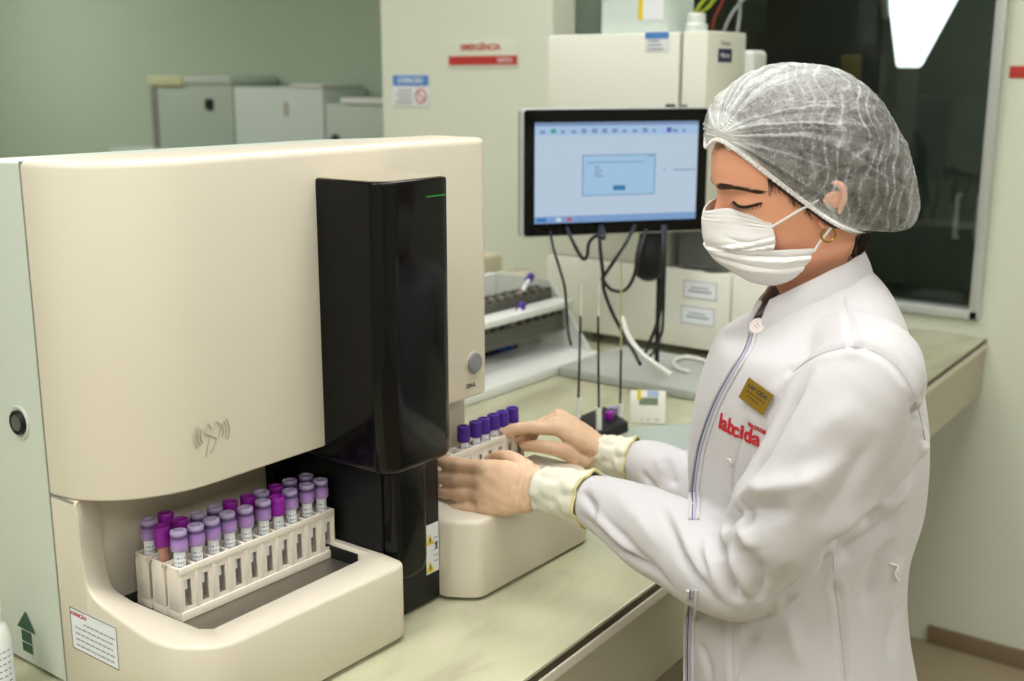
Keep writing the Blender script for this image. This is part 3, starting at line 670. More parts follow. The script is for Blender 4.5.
# blue reagent carton, white box and bottle beside the analyser
T = thing('reagent_carton', 'blue and navy reagent carton standing under the slanted shelf', 'carton', (2.14, 1.69, .9025))
bm = B(); box(bm, 2.04, 2.19, 1.655, 1.70, .9025, .972, .002); obj('carton_body', bm, M['navy'], T)
bm = B(); box(bm, 2.115, 2.175, 1.6535, 1.6548, .904, .971); obj('blue_panel', bm, M['blue'], T)
bm = B(); box(bm, 2.05, 2.10, 1.6535, 1.6548, .920, .950); box(bm, 2.155, 2.187, 1.6525, 1.6534, .912, .938); obj('white_panel', bm, M['label'], T)
T = thing('reagent_bottle', 'pale bottle with light blue band standing right behind the analyser edge', 'bottle', (1.80, 1.50, ZC+.0225))
bx, by = 1.82, 1.525
bm = B(); lathe(bm, [(.02, ZC+.0225), (.022, ZC+.026), (.022, ZC+.11), (.012, ZC+.128), (.011, ZC+.14), (.004, ZC+.141)], (bx, by, 0), 18); obj('bottle_body', bm, M['clear'], T)
bm = B(); lathe(bm, [(.0224, ZC+.055), (.0224, ZC+.075)], (bx, by, 0), 18); obj('blue_band', bm, M['cyan'], T)
bm = B(); box(bm, 1.745, 1.80, 1.475, 1.53, ZC+.0225, ZC+.10, .002); top('reagent_carton', bm, M['white_pl'], 'narrow white carton touching the right edge of the analyser', 'carton')
# pale lidded tub and boxes at the back of the worktop
bm = B(); prism(bm, rrect(2.45, 2.62, 2.03, 2.18, .02), ZC+.0005, 1.045, bt=.01); top('tub', bm, mat('beige_tub', 'C7BFA3', .5, var=.03), 'beige tub at the back of the worktop by the pillar', 'tub')
bm = B(); prism(bm, rrect(2.42, 2.60, 1.87, 1.99, .03), ZC+.0005, 1.02, bt=.04); top('tub', bm, mat('cream_tub', 'D5D0B6', .5, var=.03), 'cream rounded bag-like tub behind the slanted rack stand', 'tub')

# sedimentation stand with three upright pipettes, and the timer
px_, py_ = 1.79, 1.135
T = thing('pipette_stand', 'small black block with three tall thin pipettes standing in it', 'pipette stand', (px_, py_, ZC))
a = onz(577, 424, .885); b = onz(600, 441, .885); c_ = onz(628, 429, .885); d_ = Vector(a)+Vector(c_)-Vector(b)
bm = B(); prism(bm, [(b[0], b[1]), (c_[0], c_[1]), (d_.x, d_.y), (a[0], a[1])], ZC+.0005, ZC+.020, bt=.003)
obj('block', bm, M['black'], T)
for (p0, p1, pm, wb) in (((578, 418), (580.5, 316), 290, 'l'), ((599, 430), (598, 316), 296, 'm'), ((620, 417), (621, 350), 300, 'r')):
    Y_ = {'l': 1.19, 'm': 1.135, 'r': 1.15}[wb]; q0 = Vector(ony(p0[0], p0[1], Y_)); q0.z = max(q0.z, ZC+.004); q1 = Vector(ony(p1[0], p1[1], Y_)); q2 = Vector(ony(p1[0]+.5, 262 if wb == 'r' else 285, Y_)); qb = q0+(q1-q0)*.24
    bm = B(); tube(bm, [q0, q0+(q1-q0)*.2], .0052, 12); hlab = obj('pipette_holder', bm, M['white_pl'], T)
    bm = B(); tube(bm, [q0+(q1-q0)*.15, q1], .0022, 10); pp = obj('pipette', bm, M['cable'] if wb != 'r' else M['cable'], T)
    bm = B(); tube(bm, [q1, q2], .0022, 10); obj('pipette_top', bm, mat('clear_pipette_'+{'l': 'left', 'm': 'middle', 'r': 'right'}[wb], 'D8DCCB' if wb != 'r' else 'B9B78A', .15, alpha=.55), pp)
for (p, m, lab) in (((609, 419), 'cap_mag', 'magenta tube cap resting in the black pipette block'), ((613, 414), 'cap_pale', 'pale lilac tube cap behind the magenta one, black pipette block')):
    q = onz(p[0], p[1], ZC+.0205); bm = B(); lathe(bm, [(.0085, 0), (.009, .002), (.009, .014), (.007, .015)], (q[0], q[1], ZC+.0205), 16); top('tube_cap', bm, M[m] if m == 'cap_mag' else mat('lilac_cap', '9A86AE', .4), lab, 'tube cap')
a = Vector(onz(629.5, 423.5, ZC+.001)); b = Vector(onz(665.5, 424.5, ZC+.001)); xa2 = (b-a); xa2.z = 0; tw = xa2.length; xa2.normalize(); back = Vector((-xa2.y, xa2.x, 0))
if back.dot(Vector((1, 1, 0))) < 0: back = -back
tilt = Vector((0, 0, 1))*.93+back*.37; tilt.normalize(); th_ = .066
T = thing('timer', 'small square off-white digital timer propped on the worktop', 'timer', tuple((a+b)/2))
mt2 = frame_mtx((a+b)/2+tilt*(th_/2), xa2, tilt)
def tb(name, x0, x1, y0, y1, z0, z1, m, parent, bev=0): bm = B(); box(bm, x0, x1, y0, y1, z0, z1, bev); bm.transform(mt2); return obj(name, bm, m, parent, smooth=bool(bev))
body = tb('timer_body', -tw/2, tw/2, -th_/2, th_/2, -.014, 0, M['white_en'], T, .003)
tb('display', -tw*.24, tw*.28, .004, .018, 0, .0008, M['lcd'], T)
tb('yellow_sticker', -tw*.30, -tw*.19, .013, .034, 0, .0009, M['yellow'], T); tb('blue_sticker', -tw*.02, tw*.30, .020, .032, 0, .0009, mat('pale_blue_sticker', 'A9B8DA', .5), T)
for k, xx in enumerate((-.012, .002, .016)): tb('button', xx-.004 if k < 2 else xx-.003, xx+.004 if k < 2 else xx+.007, -.026, -.022, 0, .0016, M['silver'], T)
bm = B(); box(bm, -.010, .008, -.006, .004, -.0136, -.0136+.0001)
bm.free()
bm = B(); box(bm, -.006, .006, -th_/2, th_/2*.2, -.0300, -.0142, .001); bm.transform(mt2)
for v in bm.verts: v.co.z = max(v.co.z, ZC+.0008)
obj('prop_leg', bm, M['white_en'], T)

# notices on the pillar and the right wall
xp = 2.99
def wall_sign(name, X, y0, y1, z0, z1, m, lab, cat='sign'):
    bm = B(); box(bm, X-.003, X-.0005, y1, y0, z0, z1, .0005); t = obj(name, bm, m); setp(t, lab, cat); return t
t = wall_sign('notice_sign', xp, 2.793, 2.629, 1.438, 1.542, M['label'], 'small white notice with blue header stuck to the pillar')
bm = B(); box(bm, xp-.0042, xp-.003, 2.631, 2.791, 1.506, 1.541); obj('blue_header', bm, M['cyan'], t, smooth=False)
obj('header_text', text_bm('ATENÇÃO', .024, frame_mtx((xp-.0043, 2.711, 1.523), (0, -1, 0), (0, 0, 1)), bold=.0006), M['label'], t, smooth=False)
bm = B(); tube(bm, [(xp-.0036, 2.665+.022*math.cos(a), 1.473+.022*math.sin(a)) for a in np.linspace(0, 2*PI, 25)], .0028, 6); tube(bm, [(xp-.0036, 2.68, 1.488), (xp-.0036, 2.65, 1.458)], .0025, 6); obj('prohibition_mark', bm, M['red_ink'], t)
bm = B()
for k in range(4): box(bm, xp-.0038, xp-.003, 2.705, 2.778-.01*(k % 2), 1.450+.013*k, 1.455+.013*k)
obj('notice_print', bm, M['ink_soft'], t, smooth=False)
t = wall_sign('exit_sign', xp, 2.545, 2.258, 1.563, 1.651, M['wall'], 'pale plate with red strip and red lettering high on the pillar')
bm = B(); box(bm, xp-.0042, xp-.003, 2.262, 2.541, 1.573, 1.601); obj('red_strip', bm, M['red_ink'], t, smooth=False)
obj('strip_text', text_bm('SAÍDA', .022, frame_mtx((xp-.0044, 2.31, 1.587), (0, -1, 0), (0, 0, 1))), M['label'], t, smooth=False)
obj('red_text', text_bm('EMERGÊNCIA', .027, frame_mtx((xp-.0034, 2.41, 1.627), (0, -1, 0), (0, 0, 1)), bold=.0008), M['red_ink'], t, smooth=False)
t = wall_sign('strip_sign', XW, .82, .62, 1.534, 1.563, M['red_ink'], 'red strip stuck on the wall right of the dark window', 'sign')

# pale cartons far back on a cabinet
bm = B(); box(bm, 3.55, 3.99, 3.2, 5.3, 0, 1.18, .004); top('cabinet', bm, M['carton'], 'long pale cabinet against the green wall behind the analyser', 'cabinet')
T = thing('storage_box', 'grey storage box with yellowish tape strip, leftmost on the far cabinet', 'box', (3.8, 4.8, 1.1805))
bm = B(); box(bm, 3.7, 3.98, 4.50, 5.12, 1.1805, 1.50, .004); obj('box_body', bm, mat('grey_box_card', 'A7B5A5', .6, var=.03), T)
bm = B(); box(bm, 3.69, 3.985, 4.495, 4.86, 1.50, 1.538, .006); obj('lid', bm, M['carton'], T)
bm = B(); box(bm, 3.685, 3.985, 4.86, 5.135, 1.49, 1.540, .006); obj('tape', bm, M['carton_y'], T)
bm = B(); box(bm, 3.697, 3.70, 4.64, 4.70, 1.38, 1.43); lathe(bm, [(.025, 0), (.025, -.01)], (3.70, 4.67, 1.40), 12, 'x'); obj('clasp', bm, M['dark'], T)
bm = B(); box(bm, 3.69, 3.98, 5.085, 5.122, 1.181, 1.489, .002); obj('dark_edge', bm, M['line'], T)
T = thing('storage_box', 'pale blue-grey storage box in the middle on the far cabinet', 'box', (3.8, 4.2, 1.1805))
bm = B(); box(bm, 3.7, 3.98, 3.885, 4.488, 1.1805, 1.488, .006); obj('box_body', bm, M['carton_w'], T)
bm = B(); box(bm, 3.69, 3.95, 3.88, 4.08, 1.489, 1.502, .004); obj('lid', bm, M['white_pl'], T)
bm = B(); box(bm, 3.697, 3.70, 4.11, 4.14, 1.36, 1.42); obj('clasp', bm, M['emblem'], T)
T = thing('storage_box', 'lower whitish box with darker left side beside the pillar, far cabinet', 'box', (3.8, 3.7, 1.1805))
bm = B(); box(bm, 3.7, 3.98, 3.36, 3.87, 1.1805, 1.42, .006); obj('box_body', bm, M['carton'], T)
bm = B(); box(bm, 3.685, 3.98, 3.35, 3.76, 1.42, 1.446, .006); obj('lid', bm, M['white_pl'], T)
bm = B(); lathe(bm, [(.028, 0), (.026, -.008)], (3.70, 3.81, 1.26), 12, 'x'); obj('clasp', bm, M['dark'], T)

# small white bottle at the lower left
bx, by = .5745, 1.143
T = thing('bottle', 'small white bottle with printed label at the analyser side, lower left corner', 'bottle', (bx, by, ZC))
bm = B(); lathe(bm, [(.019, ZC+.0005), (.0215, ZC+.004), (.0215, ZC+.075), (.018, ZC+.086), (.011, ZC+.092), (.011, ZC+.097)], (bx, by, 0), 28); obj('bottle_body', bm, M['white_pl'], T)
bm = B(); lathe(bm, [(.0135, ZC+.095), (.0145, ZC+.098), (.0145, ZC+.116), (.0125, ZC+.119)], (bx, by, 0), 28); obj('screw_cap', bm, M['white_pl'], T)
bm = B(); lathe(bm, [(.0217, ZC+.018), (.0218, ZC+.07)], (bx, by, 0), 28); lb = obj('bottle_label', bm, M['label'], T)
bm = B()
for k in range(6):
    z = ZC+.026+k*.007
    for j in range(5):
        a = math.radians(225+j*16); 
        vs = []
        for (aa, zz) in ((a, z), (a+.2, z), (a+.2, z+.0016), (a, z+.0016)): vs.append(bm.verts.new((bx+.0221*math.cos(aa), by+.0221*math.sin(aa), zz)))
        bm.faces.new(vs)
obj('label_print', bm, M['ink_soft'], lb, smooth=False)

# in the dim room behind the glass
T = thing('reflection_panel', 'bright tapered panel added behind the dark window for a reflected light', 'lamp', (4.2, 1.55, 1.6))  # glowing panel added to imitate a bright reflection in the glass
def pt(x, y, d): return Vector(hd(x, y, d))
A1, A2, A3, A4 = pt(884, -30, 3.7), pt(968, -18, 3.7), pt(921, 68, 4.5), pt(896, 68, 4.5)
nrm = (A2-A1).cross(A4-A1).normalized()*.03
bm = B(); lo = [bm.verts.new(p) for p in (A1, A2, A3, A4)]; hi = [bm.verts.new(p+nrm) for p in (A1, A2, A3, A4)]
bm.faces.new(lo); bm.faces.new(hi[::-1])
for k in range(4): bm.faces.new((lo[k], lo[(k+1) % 4], hi[(k+1) % 4], hi[k]))
bmesh.ops.bevel(bm, geom=bm.edges[:], offset=.006, segments=2, affect='EDGES')
obj('panel_glow', bm, mat('bright_reflection', 'FFFFFF', .5, emit='F4FAFF', estr=2.2), T)
bm = B(); tube(bm, [(A1+A2)/2, Vector(((A1.x+A2.x)/2, (A1.y+A2.y)/2, 2.698))], .01); tube(bm, [pt(884, -20, 3.8), pt(886, 16, 3.9)], .012, 8); obj('panel_rod', bm, M['silver'], T)
L = bpy.data.lights.new('far_fill', 'AREA'); L.size = .5; L.energy = 9; L.color = (.93, 1, .93); lo = bpy.data.objects.new('far_fill_light', L); COL.objects.link(lo); lo.location = (3.9, 1.0, 2.6)  # unseen fill light added to lift the dim room behind the glass
T = thing('reflection', 'dark cupboard with two upright metal handles added behind the window', 'reflection', (4.9, .9, 0))  # added body and handles stand in for door handles reflected in the glass
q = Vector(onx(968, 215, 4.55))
bm = B(); box(bm, 4.56, 4.99, q.y-.8, q.y+.38, .001, 2.2, .004); obj('reflection_body', bm, mat('dark_green_reflection', '39433C', .45, var=.04), T)
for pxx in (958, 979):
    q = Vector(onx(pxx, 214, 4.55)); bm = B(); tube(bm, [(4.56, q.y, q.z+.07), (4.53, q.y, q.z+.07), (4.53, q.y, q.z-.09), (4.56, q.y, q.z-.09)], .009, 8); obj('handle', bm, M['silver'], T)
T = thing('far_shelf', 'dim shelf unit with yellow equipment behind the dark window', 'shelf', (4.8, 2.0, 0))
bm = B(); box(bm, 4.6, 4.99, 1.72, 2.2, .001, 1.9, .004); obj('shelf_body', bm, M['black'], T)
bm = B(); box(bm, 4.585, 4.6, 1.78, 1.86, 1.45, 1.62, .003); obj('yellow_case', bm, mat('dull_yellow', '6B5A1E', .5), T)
# grey low ledge items by the window, right of the person
bm = B(); box(bm, 2.80, 2.92, .98, 1.10, ZC+.0005, ZC+.05, .006); top('tray', bm, M['white_pl'], 'white box on the worktop below the window, right of the person', 'box')

# soft pad lying under the far hand
bm = B(); q_ = [onz(x, y, ZC) for x, y in ((631, 427), (712, 424), (760, 500), (600, 478))]; prism(bm, [(v[0], v[1]) for v in q_], ZC+.0004, ZC+.0016, bt=.0005, seg=1)
top('work_pad', bm, mat('pale_blue_grey_pad', 'A6B0A8', .6, var=.03), 'thin pale grey pad lying on the worktop behind the gloved hands', 'pad')

# ============================================================ THE PERSON
from mathutils.bvhtree import BVHTree
from mathutils import noise as mnoise
def rotm(h, p, r):
    return Matrix.Rotation(h, 3, 'Z') @ Matrix.Rotation(p, 3, 'Y') @ Matrix.Rotation(r, 3, 'X')
HC = Vector((1.217, .535, 1.418)); HM = rotm(math.radians(130), math.radians(11), math.radians(-6)); HS = .91
def HL(p): return HC + HM @ (Vector(p)*HS)          # head-local metres -> world
def HI(p): return (HM.transposed() @ (Vector(p)-HC))/HS
TH = math.radians(120); TF = Vector((math.cos(TH), math.sin(TH), 0)); TL_ = Vector((-math.sin(TH), math.cos(TH), 0))
TB = Vector((1.232, .517, 0))
P = thing('person', 'person in white lab coat, hair cap, face mask and pale gloves, handling a tube rack', 'person', (1.232, .517, 0))
M['skin'] = mat('skin', 'EBAA8A', .5, spec=.35, sss=.25, var=.05, vscale=18, bump=.05, bscale=500)
M['hair'] = mat('dark_brown_hair', '2A1A12', .5, spec=.4, bump=.5, bscale=150, var=.2, vscale=60)
M['coat'] = mat('white_coat_cotton', 'CAC6C8', .8, spec=.15, sheen=.2, bump=.08, bscale=1200, var=.015)
M['glove'] = mat('latex_glove', 'DAB696', .48, spec=.35, sss=.1, bump=.25, bscale=140, var=.05, vscale=40)
M['cuff'] = mat('latex_cuff', 'DDDAC8', .5, spec=.3, bump=.3, bscale=120, var=.03, vscale=40)
M['roll'] = mat('yellow_rolled_rim', 'D2C78E', .45)
M['mask'] = mat('white_mask_fabric', 'ECE9E8', .8, spec=.1, bump=.2, bscale=700, var=.01)
M['gold'] = mat('gold_metal', 'B08A3A', .3, metal=.9)
M['badge'] = mat('brass_badge', '9A7B2A', .35, metal=.45, var=.03)
M['logo'] = mat('red_embroidery', 'C01E2C', .6, bump=.3, bscale=1500)
M['lash'] = mat('dark_lashes', '20140F', .6); M['brow'] = mat('brown_eyebrow_hair', '3E281C', .6)

def interp(tab, z):
    """tab sorted by descending z; smooth interpolation of the remaining columns"""
    if z >= tab[0][0]: return tab[0][1:]
    if z <= tab[-1][0]: return tab[-1][1:]
    for i in range(len(tab)-1):
        a, b = tab[i], tab[i+1]
        if b[0] <= z <= a[0]:
            p = tab[max(i-1, 0)]; q = tab[min(i+2, len(tab)-1)]; t = (a[0]-z)/(a[0]-b[0]); out = []
            for k in range(1, len(a)):
                m1 = (b[k]-p[k])/max(1e-6, (p[0]-b[0]))*(a[0]-b[0]) if p is not a else b[k]-a[k]
                m2 = (q[k]-a[k])/max(1e-6, (a[0]-q[0]))*(a[0]-b[0]) if q is not b else b[k]-a[k]
                out.append((2*t**3-3*t*t+1)*a[k]+(t**3-2*t*t+t)*m1+(-2*t**3+3*t*t)*b[k]+(t**3-t*t)*m2)
            return out
# head sections: z, front x, back x, half width, x of the widest point
HT = [(.110, -.010, -.030, .006, -.02), (.107, .012, -.054, .028, -.02), (.099, .044, -.076, .046, -.02), (.087, .070, -.090, .058, -.018), (.070, .091, -.100, .068, -.015),
      (.050, .098, -.106, .0735, -.012), (.031, .0985, -.105, .0745, -.010), (.010, .0935, -.102, .0735, -.006), (-.010, .092, -.095, .0715, -.004), (-.030, .092, -.083, .0690, -.002),
      (-.050, .093, -.072, .0655, .0), (-.070, .093, -.064, .0615, .0), (-.082, .089, -.060, .0560, .0), (-.092, .078, -.058, .051, -.002), (-.100, .060, -.058, .048, -.006), (-.112, .042, -.058, .047, -.010), (-.135, .032, -.060, .046, -.012)]
NA = 144
def g(v, s): return math.exp(-(v/s)**2)
def face_disp(x, y, z):
    ay = abs(y); d = 0
    if x > .02:
        f = min(1, (x-.02)/.03)
        nb = 0
        if -.050 < z < .02:
            t = (.02-z)/.05; prof = max(0, min(1, t))**1.15; end = 1 if z > -.030 else max(0, 1-(-.030-z)/.014)
            wid = .0085+.006*max(0, min(1, t)); nb = .026*prof*end*g(y, wid)
        d += nb
        d += -.0085*g(ay-.040, .016)*g(z-.0145, .011)
        d += .0062*g(ay-.043, .012)*g(z-.0095, .0085)
        d += .0035*g(ay-.030, .022)*g(z-.027, .007)
        d += .0040*g(ay-.044, .018)*g(z+.026, .018)
        d += -.0030*g(ay-.018, .010)*g(z+.012, .016)
        d += .0055*g(y, .022)*g(z+.066, .010) + .003*g(y, .02)*g(z+.100, .012)
        d *= f
    return d
rings = []
for z in np.concatenate([np.linspace(.1098, .06, 22), np.linspace(.0575, -.055, 70), np.linspace(-.0575, -.135, 26)]):
    f, b, w_, xm = interp(HT, z); ring = []
    for k in range(NA):
        a = 2*PI*k/NA; c, s = math.cos(a), math.sin(a); e = 2/2.25
        cc = math.copysign(abs(c)**e, c); ss = math.copysign(abs(s)**e, s)
        x = xm+(f-xm)*cc if c > 0 else xm+(xm-b)*cc; y = w_*ss
        d = face_disp(x, y, z); n = Vector((max(.25, c), s*.35, 0)).normalized()
        ring.append(HL((x+n.x*d, y+n.y*d*math.copysign(1, 1), z)))
    rings.append(ring)
def tring(z, a, w_, off=(0, 0)):
    c = TB+TF*off[0]+TL_*off[1]; ring = []
    for k in range(NA):
        an = 2*PI*k/NA; q = c+TF*(a*math.cos(an))+TL_*(w_*math.sin(an)); ring.append(Vector((q.x, q.y, z)))
    return ring
low = [tring(1.300, .042, .047, (-.004, 0)), tring(1.270, .046, .060, (-.012, 0)), tring(1.235, .070, .115, (-.008, 0)), tring(1.20, .10, .135), tring(1.10, .11, .125), tring(1.0, .105, .11), tring(.90, .11, .13), tring(.82, .11, .14), tring(.74, .09, .12)]
# smooth join neck
last = rings[-1]; j = []
for t in (.25, .5, .75): j.append([last[k].lerp(low[0][k], t) for k in range(NA)])
rings += j+low
bm = B(); R_ = [[bm.verts.new(p) for p in r] for r in rings]
for a, b in zip(R_, R_[1:]):
    for k in range(NA): bm.faces.new((a[k], a[(k+1) % NA], b[(k+1) % NA], b[k]))
bm.faces.new(R_[0][::-1]); bm.faces.new(R_[-1])
bmesh.ops.smooth_vert(bm, verts=[v for r in R_[110:126] for v in r], factor=.5, use_axis_x=True, use_axis_y=True, use_axis_z=True)
bmesh.ops.recalc_face_normals(bm, faces=bm.faces[:])
headbvh = BVHTree.FromBMesh(bm)
body = obj('body', bm, M['skin'], P, angle=0)
def facept(y, z, lift=0):
    o = HL((.3, y, z)); d = (HM @ Vector((-1, 0, 0))); h = headbvh.ray_cast(o, d)
    return h[0]+h[1]*lift if h[0] is not None else HL((.08, y, z))
def scalp(x, z, lift=0, side=1):
    o = HL((x, .3*side, z)); d = HM @ Vector((0, -side, 0)); h = headbvh.ray_cast(o, d)
    return h[0]+h[1]*lift if h[0] is not None else HL((x, .05*side, z))
# eyebrows, lashes
for s in (-1, 1):
    bm = B(); rr = random.Random(4+s)
    for k in range(340):
        t = rr.random(); yy = .013+.045*t; zz = .0255+.0050*math.sin(t*2.6)-.008*t*t; wd = .0034*(1-.6*t)*min(1, .35+t*5)+.0006
        zz += rr.uniform(-wd, wd); p = facept(s*yy, zz, .0002); q = facept(s*(yy+rr.uniform(.003, .006)), zz+rr.uniform(0, .0018)-.0015*t, .0003)
        tube(bm, [p, (p+q)/2, q], [.0003, .0003, .0001], 4)
    obj('eyebrow', bm, M['brow'], body)
    bm = B(); pts = []
    for t in np.linspace(0, 1, 14):
        yy = .029+.030*t; zz = .0085-.0055*math.sin(t*PI*.9)+.001*t; pts.append(facept(s*yy, zz, .0004))
    tube(bm, pts, [.0005]+[.0015]*12+[.0005], 6)
    for k in range(26):
        t = k/25; i = t*13; p = pts[min(13, int(i))]; yy = .019+.028*t; o = (HM @ Vector((.7, s*(.25+.5*t), -.62))).normalized()
        q = p+o*(.0065+.003*t); tube(bm, [p, p.lerp(q, .5)+Vector((0, 0, -.0004)), q+Vector((0, 0, .0006))], [.0006, .00045, .0001], 4)
    obj('eyelashes', bm, M['lash'], body)
# ears
for s in (-1, 1):
    bm = B(); er = []
    for (x, z, r, yy) in [(-.002, .002, .0036, .073), (-.007, .014, .0038, .0755), (-.017, .021, .0040, .079), (-.027, .016, .0040, .082), (-.030, .002, .0038, .0825), (-.024, -.013, .0036, .080), (-.014, -.025, .0044, .0775), (-.007, -.031, .0048, .0765), (-.001, -.022, .0034, .0745)]:
        er.append((HL((x, s*yy, z)), r*HS))
    tube(bm, [e[0] for e in er], [e[1] for e in er], 10, smooth=5)
    tube(bm, [HL((-.013, s*.073, .012)), HL((-.016, s*.0765, .0)), HL((-.010, s*.0745, -.016))], [.011, .0150, .010], 14, smooth=4, flat=(HM @ Vector((0, 1, 0)), .45))
    obj('ear', bm, M['skin'], body)
for s in (1, -1):
    bm = B(); c = HL((-.008, s*.080, -.040)); ax = HM @ Vector((0, 1, 0)); u1 = HM @ Vector((1, 0, 0)); u2 = HM @ Vector((0, 0, 1))
    tube(bm, [c+(u1*math.cos(a)+u2*math.sin(a))*.0075 for a in np.linspace(0, 2*PI, 22)], .0012, 8); obj('earring', bm, M['gold'], P)

# hair and cap as shells around the skull
LOOP = [(.1005, 0, .072), (.0925, .024, .083), (.079, .046, .074), (.057, .0645, .050), (.028, .074, .019), (.006, .0805, -.004), (-.017, .0865, -.026), (-.046, .068, -.045), (-.072, .038, -.052), (-.084, 0, -.054)]
full = [Vector(p) for p in LOOP]+[Vector((p[0], -p[1], p[2])) for p in LOOP[-2:0:-1]]
def closed_catmull(P_, n):
    out = []; N = len(P_)
    for i in range(N):
        p0, p1, p2, p3 = P_[i-1], P_[i], P_[(i+1) % N], P_[(i+2) % N]
        for k in range(n):
            t = k/n; out.append(.5*((2*p1)+(p2-p0)*t+(2*p0-5*p1+4*p2-p3)*t*t+(3*p1-p0-3*p2+p3)*t**3))
    return out
OC = Vector((-.02, 0, .035)); POLE = Vector((-.35, 0, 1)).normalized()
SIL = [(math.degrees(math.atan2(z-.035, x+.02)), math.hypot(x+.02, z-.035)) for x, z in ((.104, .045), (.108, .072), (.104, .100), (.085, .126), (.055, .143), (.028, .150), (-.007, .150), (-.040, .142), (-.076, .123), (-.104, .092), (-.122, .054), (-.135, .018), (-.141, -.018), (-.142, -.050), (-.132, -.077), (-.117, -.092), (-.098, -.098), (-.072, -.088))]
SIL = [(a if a > -60 else a+360, r) for a, r in SIL]; SIL.sort()
SA = np.array([a for a, r in SIL]); SR = np.array([r for a, r in SIL])
def puff_radius(d, scale=1.0, width=.098):
    """distance from OC to the puffed surface in direction d"""
    a = math.degrees(math.atan2(d.z, d.x)); a = a if a > -60 else a+360
    R = float(np.interp(a, SA, SR)); rho = math.hypot(d.x, d.z); W = width
    return scale/math.sqrt((rho/R)**2+(d.y/W)**2)
def slerp(a, b, t):
    om = math.acos(max(-1, min(1, a.dot(b)))); 
    return (a*math.sin((1-t)*om)+b*math.sin(t*om))/math.sin(om)
def shell(loop, nt, scale, width, blend, lift0, disp=None):
    rows_ = []
    for i in range(nt+1):
        t = (i/nt); row = []
        for p in loop:
            v = p-OC; r0 = v.length+lift0; d0 = v.normalized(); d = slerp(d0, POLE, t); rp = puff_radius(d, scale, width)
            bl = 1-(1-min(1, t/blend))**2.6; r = r0+(rp-r0)*bl
            q = OC+d*r
            if disp: q = disp(q, d, t)
            row.append(q)
        rows_.append(row)
    return rows_
GP = Vector((.089, .034, .085)); GN = Vector((.72, .38, .58)).normalized(); GU = GN.cross(Vector((0, 0, 1))).normalized(); GV = GN.cross(GU)
def pleat(q):
    v = q-GP; dist = v.length; al = math.atan2(v.dot(GV), v.dot(GU))
    n = mnoise.noise(Vector((math.cos(al)*5.5, math.sin(al)*5.5, dist*9)))
    rid = (1-abs(2*((al*5.2+n*1.3) % 1)-1))**3
    rid2 = (1-abs(2*((al*2.3+n*.8+.3) % 1)-1))**6
    return dist, al, rid, rid2
def cap_disp(q, d, t):
    dist, al, rid, rid2 = pleat(q); near = math.exp(-(dist/.055)**2)
    fall = math.exp(-dist/.10)*min(1, dist/.02)
    k = .0030*fall*(rid-.3)-.006*near*min(1, t*6)
    k += .0022*mnoise.noise(q*55)*min(1, t*4)+.0012*mnoise.noise(q*140)*min(1, t*4)
    return q+d*k
loopf = closed_catmull(full, 22)
rows_ = shell(loopf, 230, 1.0, .097, .16, .0015, cap_disp)
bm = B(); lay_d = bm.verts.layers.float.new('weave'); NL = len(loopf); V_ = []
for r in rows_[:-1]: V_.append([bm.verts.new(HL(p)) for p in r])
pv = bm.verts.new(HL(rows_[-1][0]))
for a, b in zip(V_, V_[1:]):
    for k in range(NL): bm.faces.new((a[k], a[(k+1) % NL], b[(k+1) % NL], b[k]))
for k in range(NL): bm.faces.new((V_[-1][k], V_[-1][(k+1) % NL], pv))
for i, r in enumerate(rows_[:-1]):
    for k, q in enumerate(r):
        dist, al, rid, rid2 = pleat(q)
        fall = math.exp(-dist/.065)
        rad = .75*rid*fall+.9*rid2*math.exp(-dist/.085)+1.2*math.exp(-(dist/.024)**2)
        # wavy crinkle lines running down towards the elastic at the back and side
        u = q.x*130+q.z*45+3.0*mnoise.noise(q*24); ln = (1-abs(2*((u/2.2) % 1)-1))**5
        back = max(0, min(1, (dist-.07)/.06)); crin = ln*(.35+.3*mnoise.noise(q*40))*back
        clo = .5+.5*mnoise.noise(q*85)
        topw = max(0, min(1, (q.z-.085)/.06))*.28 + max(0, min(1, (-q.x-.105)/.035))*.22
        rim = 1.0 if i < 3 else .40*math.exp(-(i-3)/5)
        V_[i][k][lay_d] = .07+.20*clo+rad*.85+crin*.75+topw*.9+rim
pv[lay_d] = .4
cap = obj('hair_cap', bm, None, P, angle=0)
cm = bpy.data.materials.new('nonwoven_cap_fabric'); cm.use_nodes = True; nt = cm.node_tree; pb_ = nt.nodes['Principled BSDF']
at_ = nt.nodes.new('ShaderNodeAttribute'); at_.attribute_name = 'weave'
tc = nt.nodes.new('ShaderNodeTexCoord'); nz = nt.nodes.new('ShaderNodeTexNoise'); nz.inputs['Scale'].default_value = 330; nz.inputs['Detail'].default_value = 4
nt.links.new(tc.outputs['Object'], nz.inputs['Vector'])
m1 = nt.nodes.new('ShaderNodeMath'); m1.operation = 'MULTIPLY_ADD'; nt.links.new(nz.outputs['Fac'], m1.inputs[0]); m1.inputs[1].default_value = .55; m1.inputs[2].default_value = -.27
m2 = nt.nodes.new('ShaderNodeMath'); m2.operation = 'ADD'; m2.use_clamp = True; nt.links.new(m1.outputs[0], m2.inputs[0]); nt.links.new(at_.outputs['Fac'], m2.inputs[1])
pb_.inputs['Base Color'].default_value = lin('DEDEDC'); pb_.inputs['Roughness'].default_value = .7; pb_.inputs['Specular IOR Level'].default_value = .2
nt.links.new(m2.outputs[0], pb_.inputs['Alpha'])
cap.data.materials.append(cm)
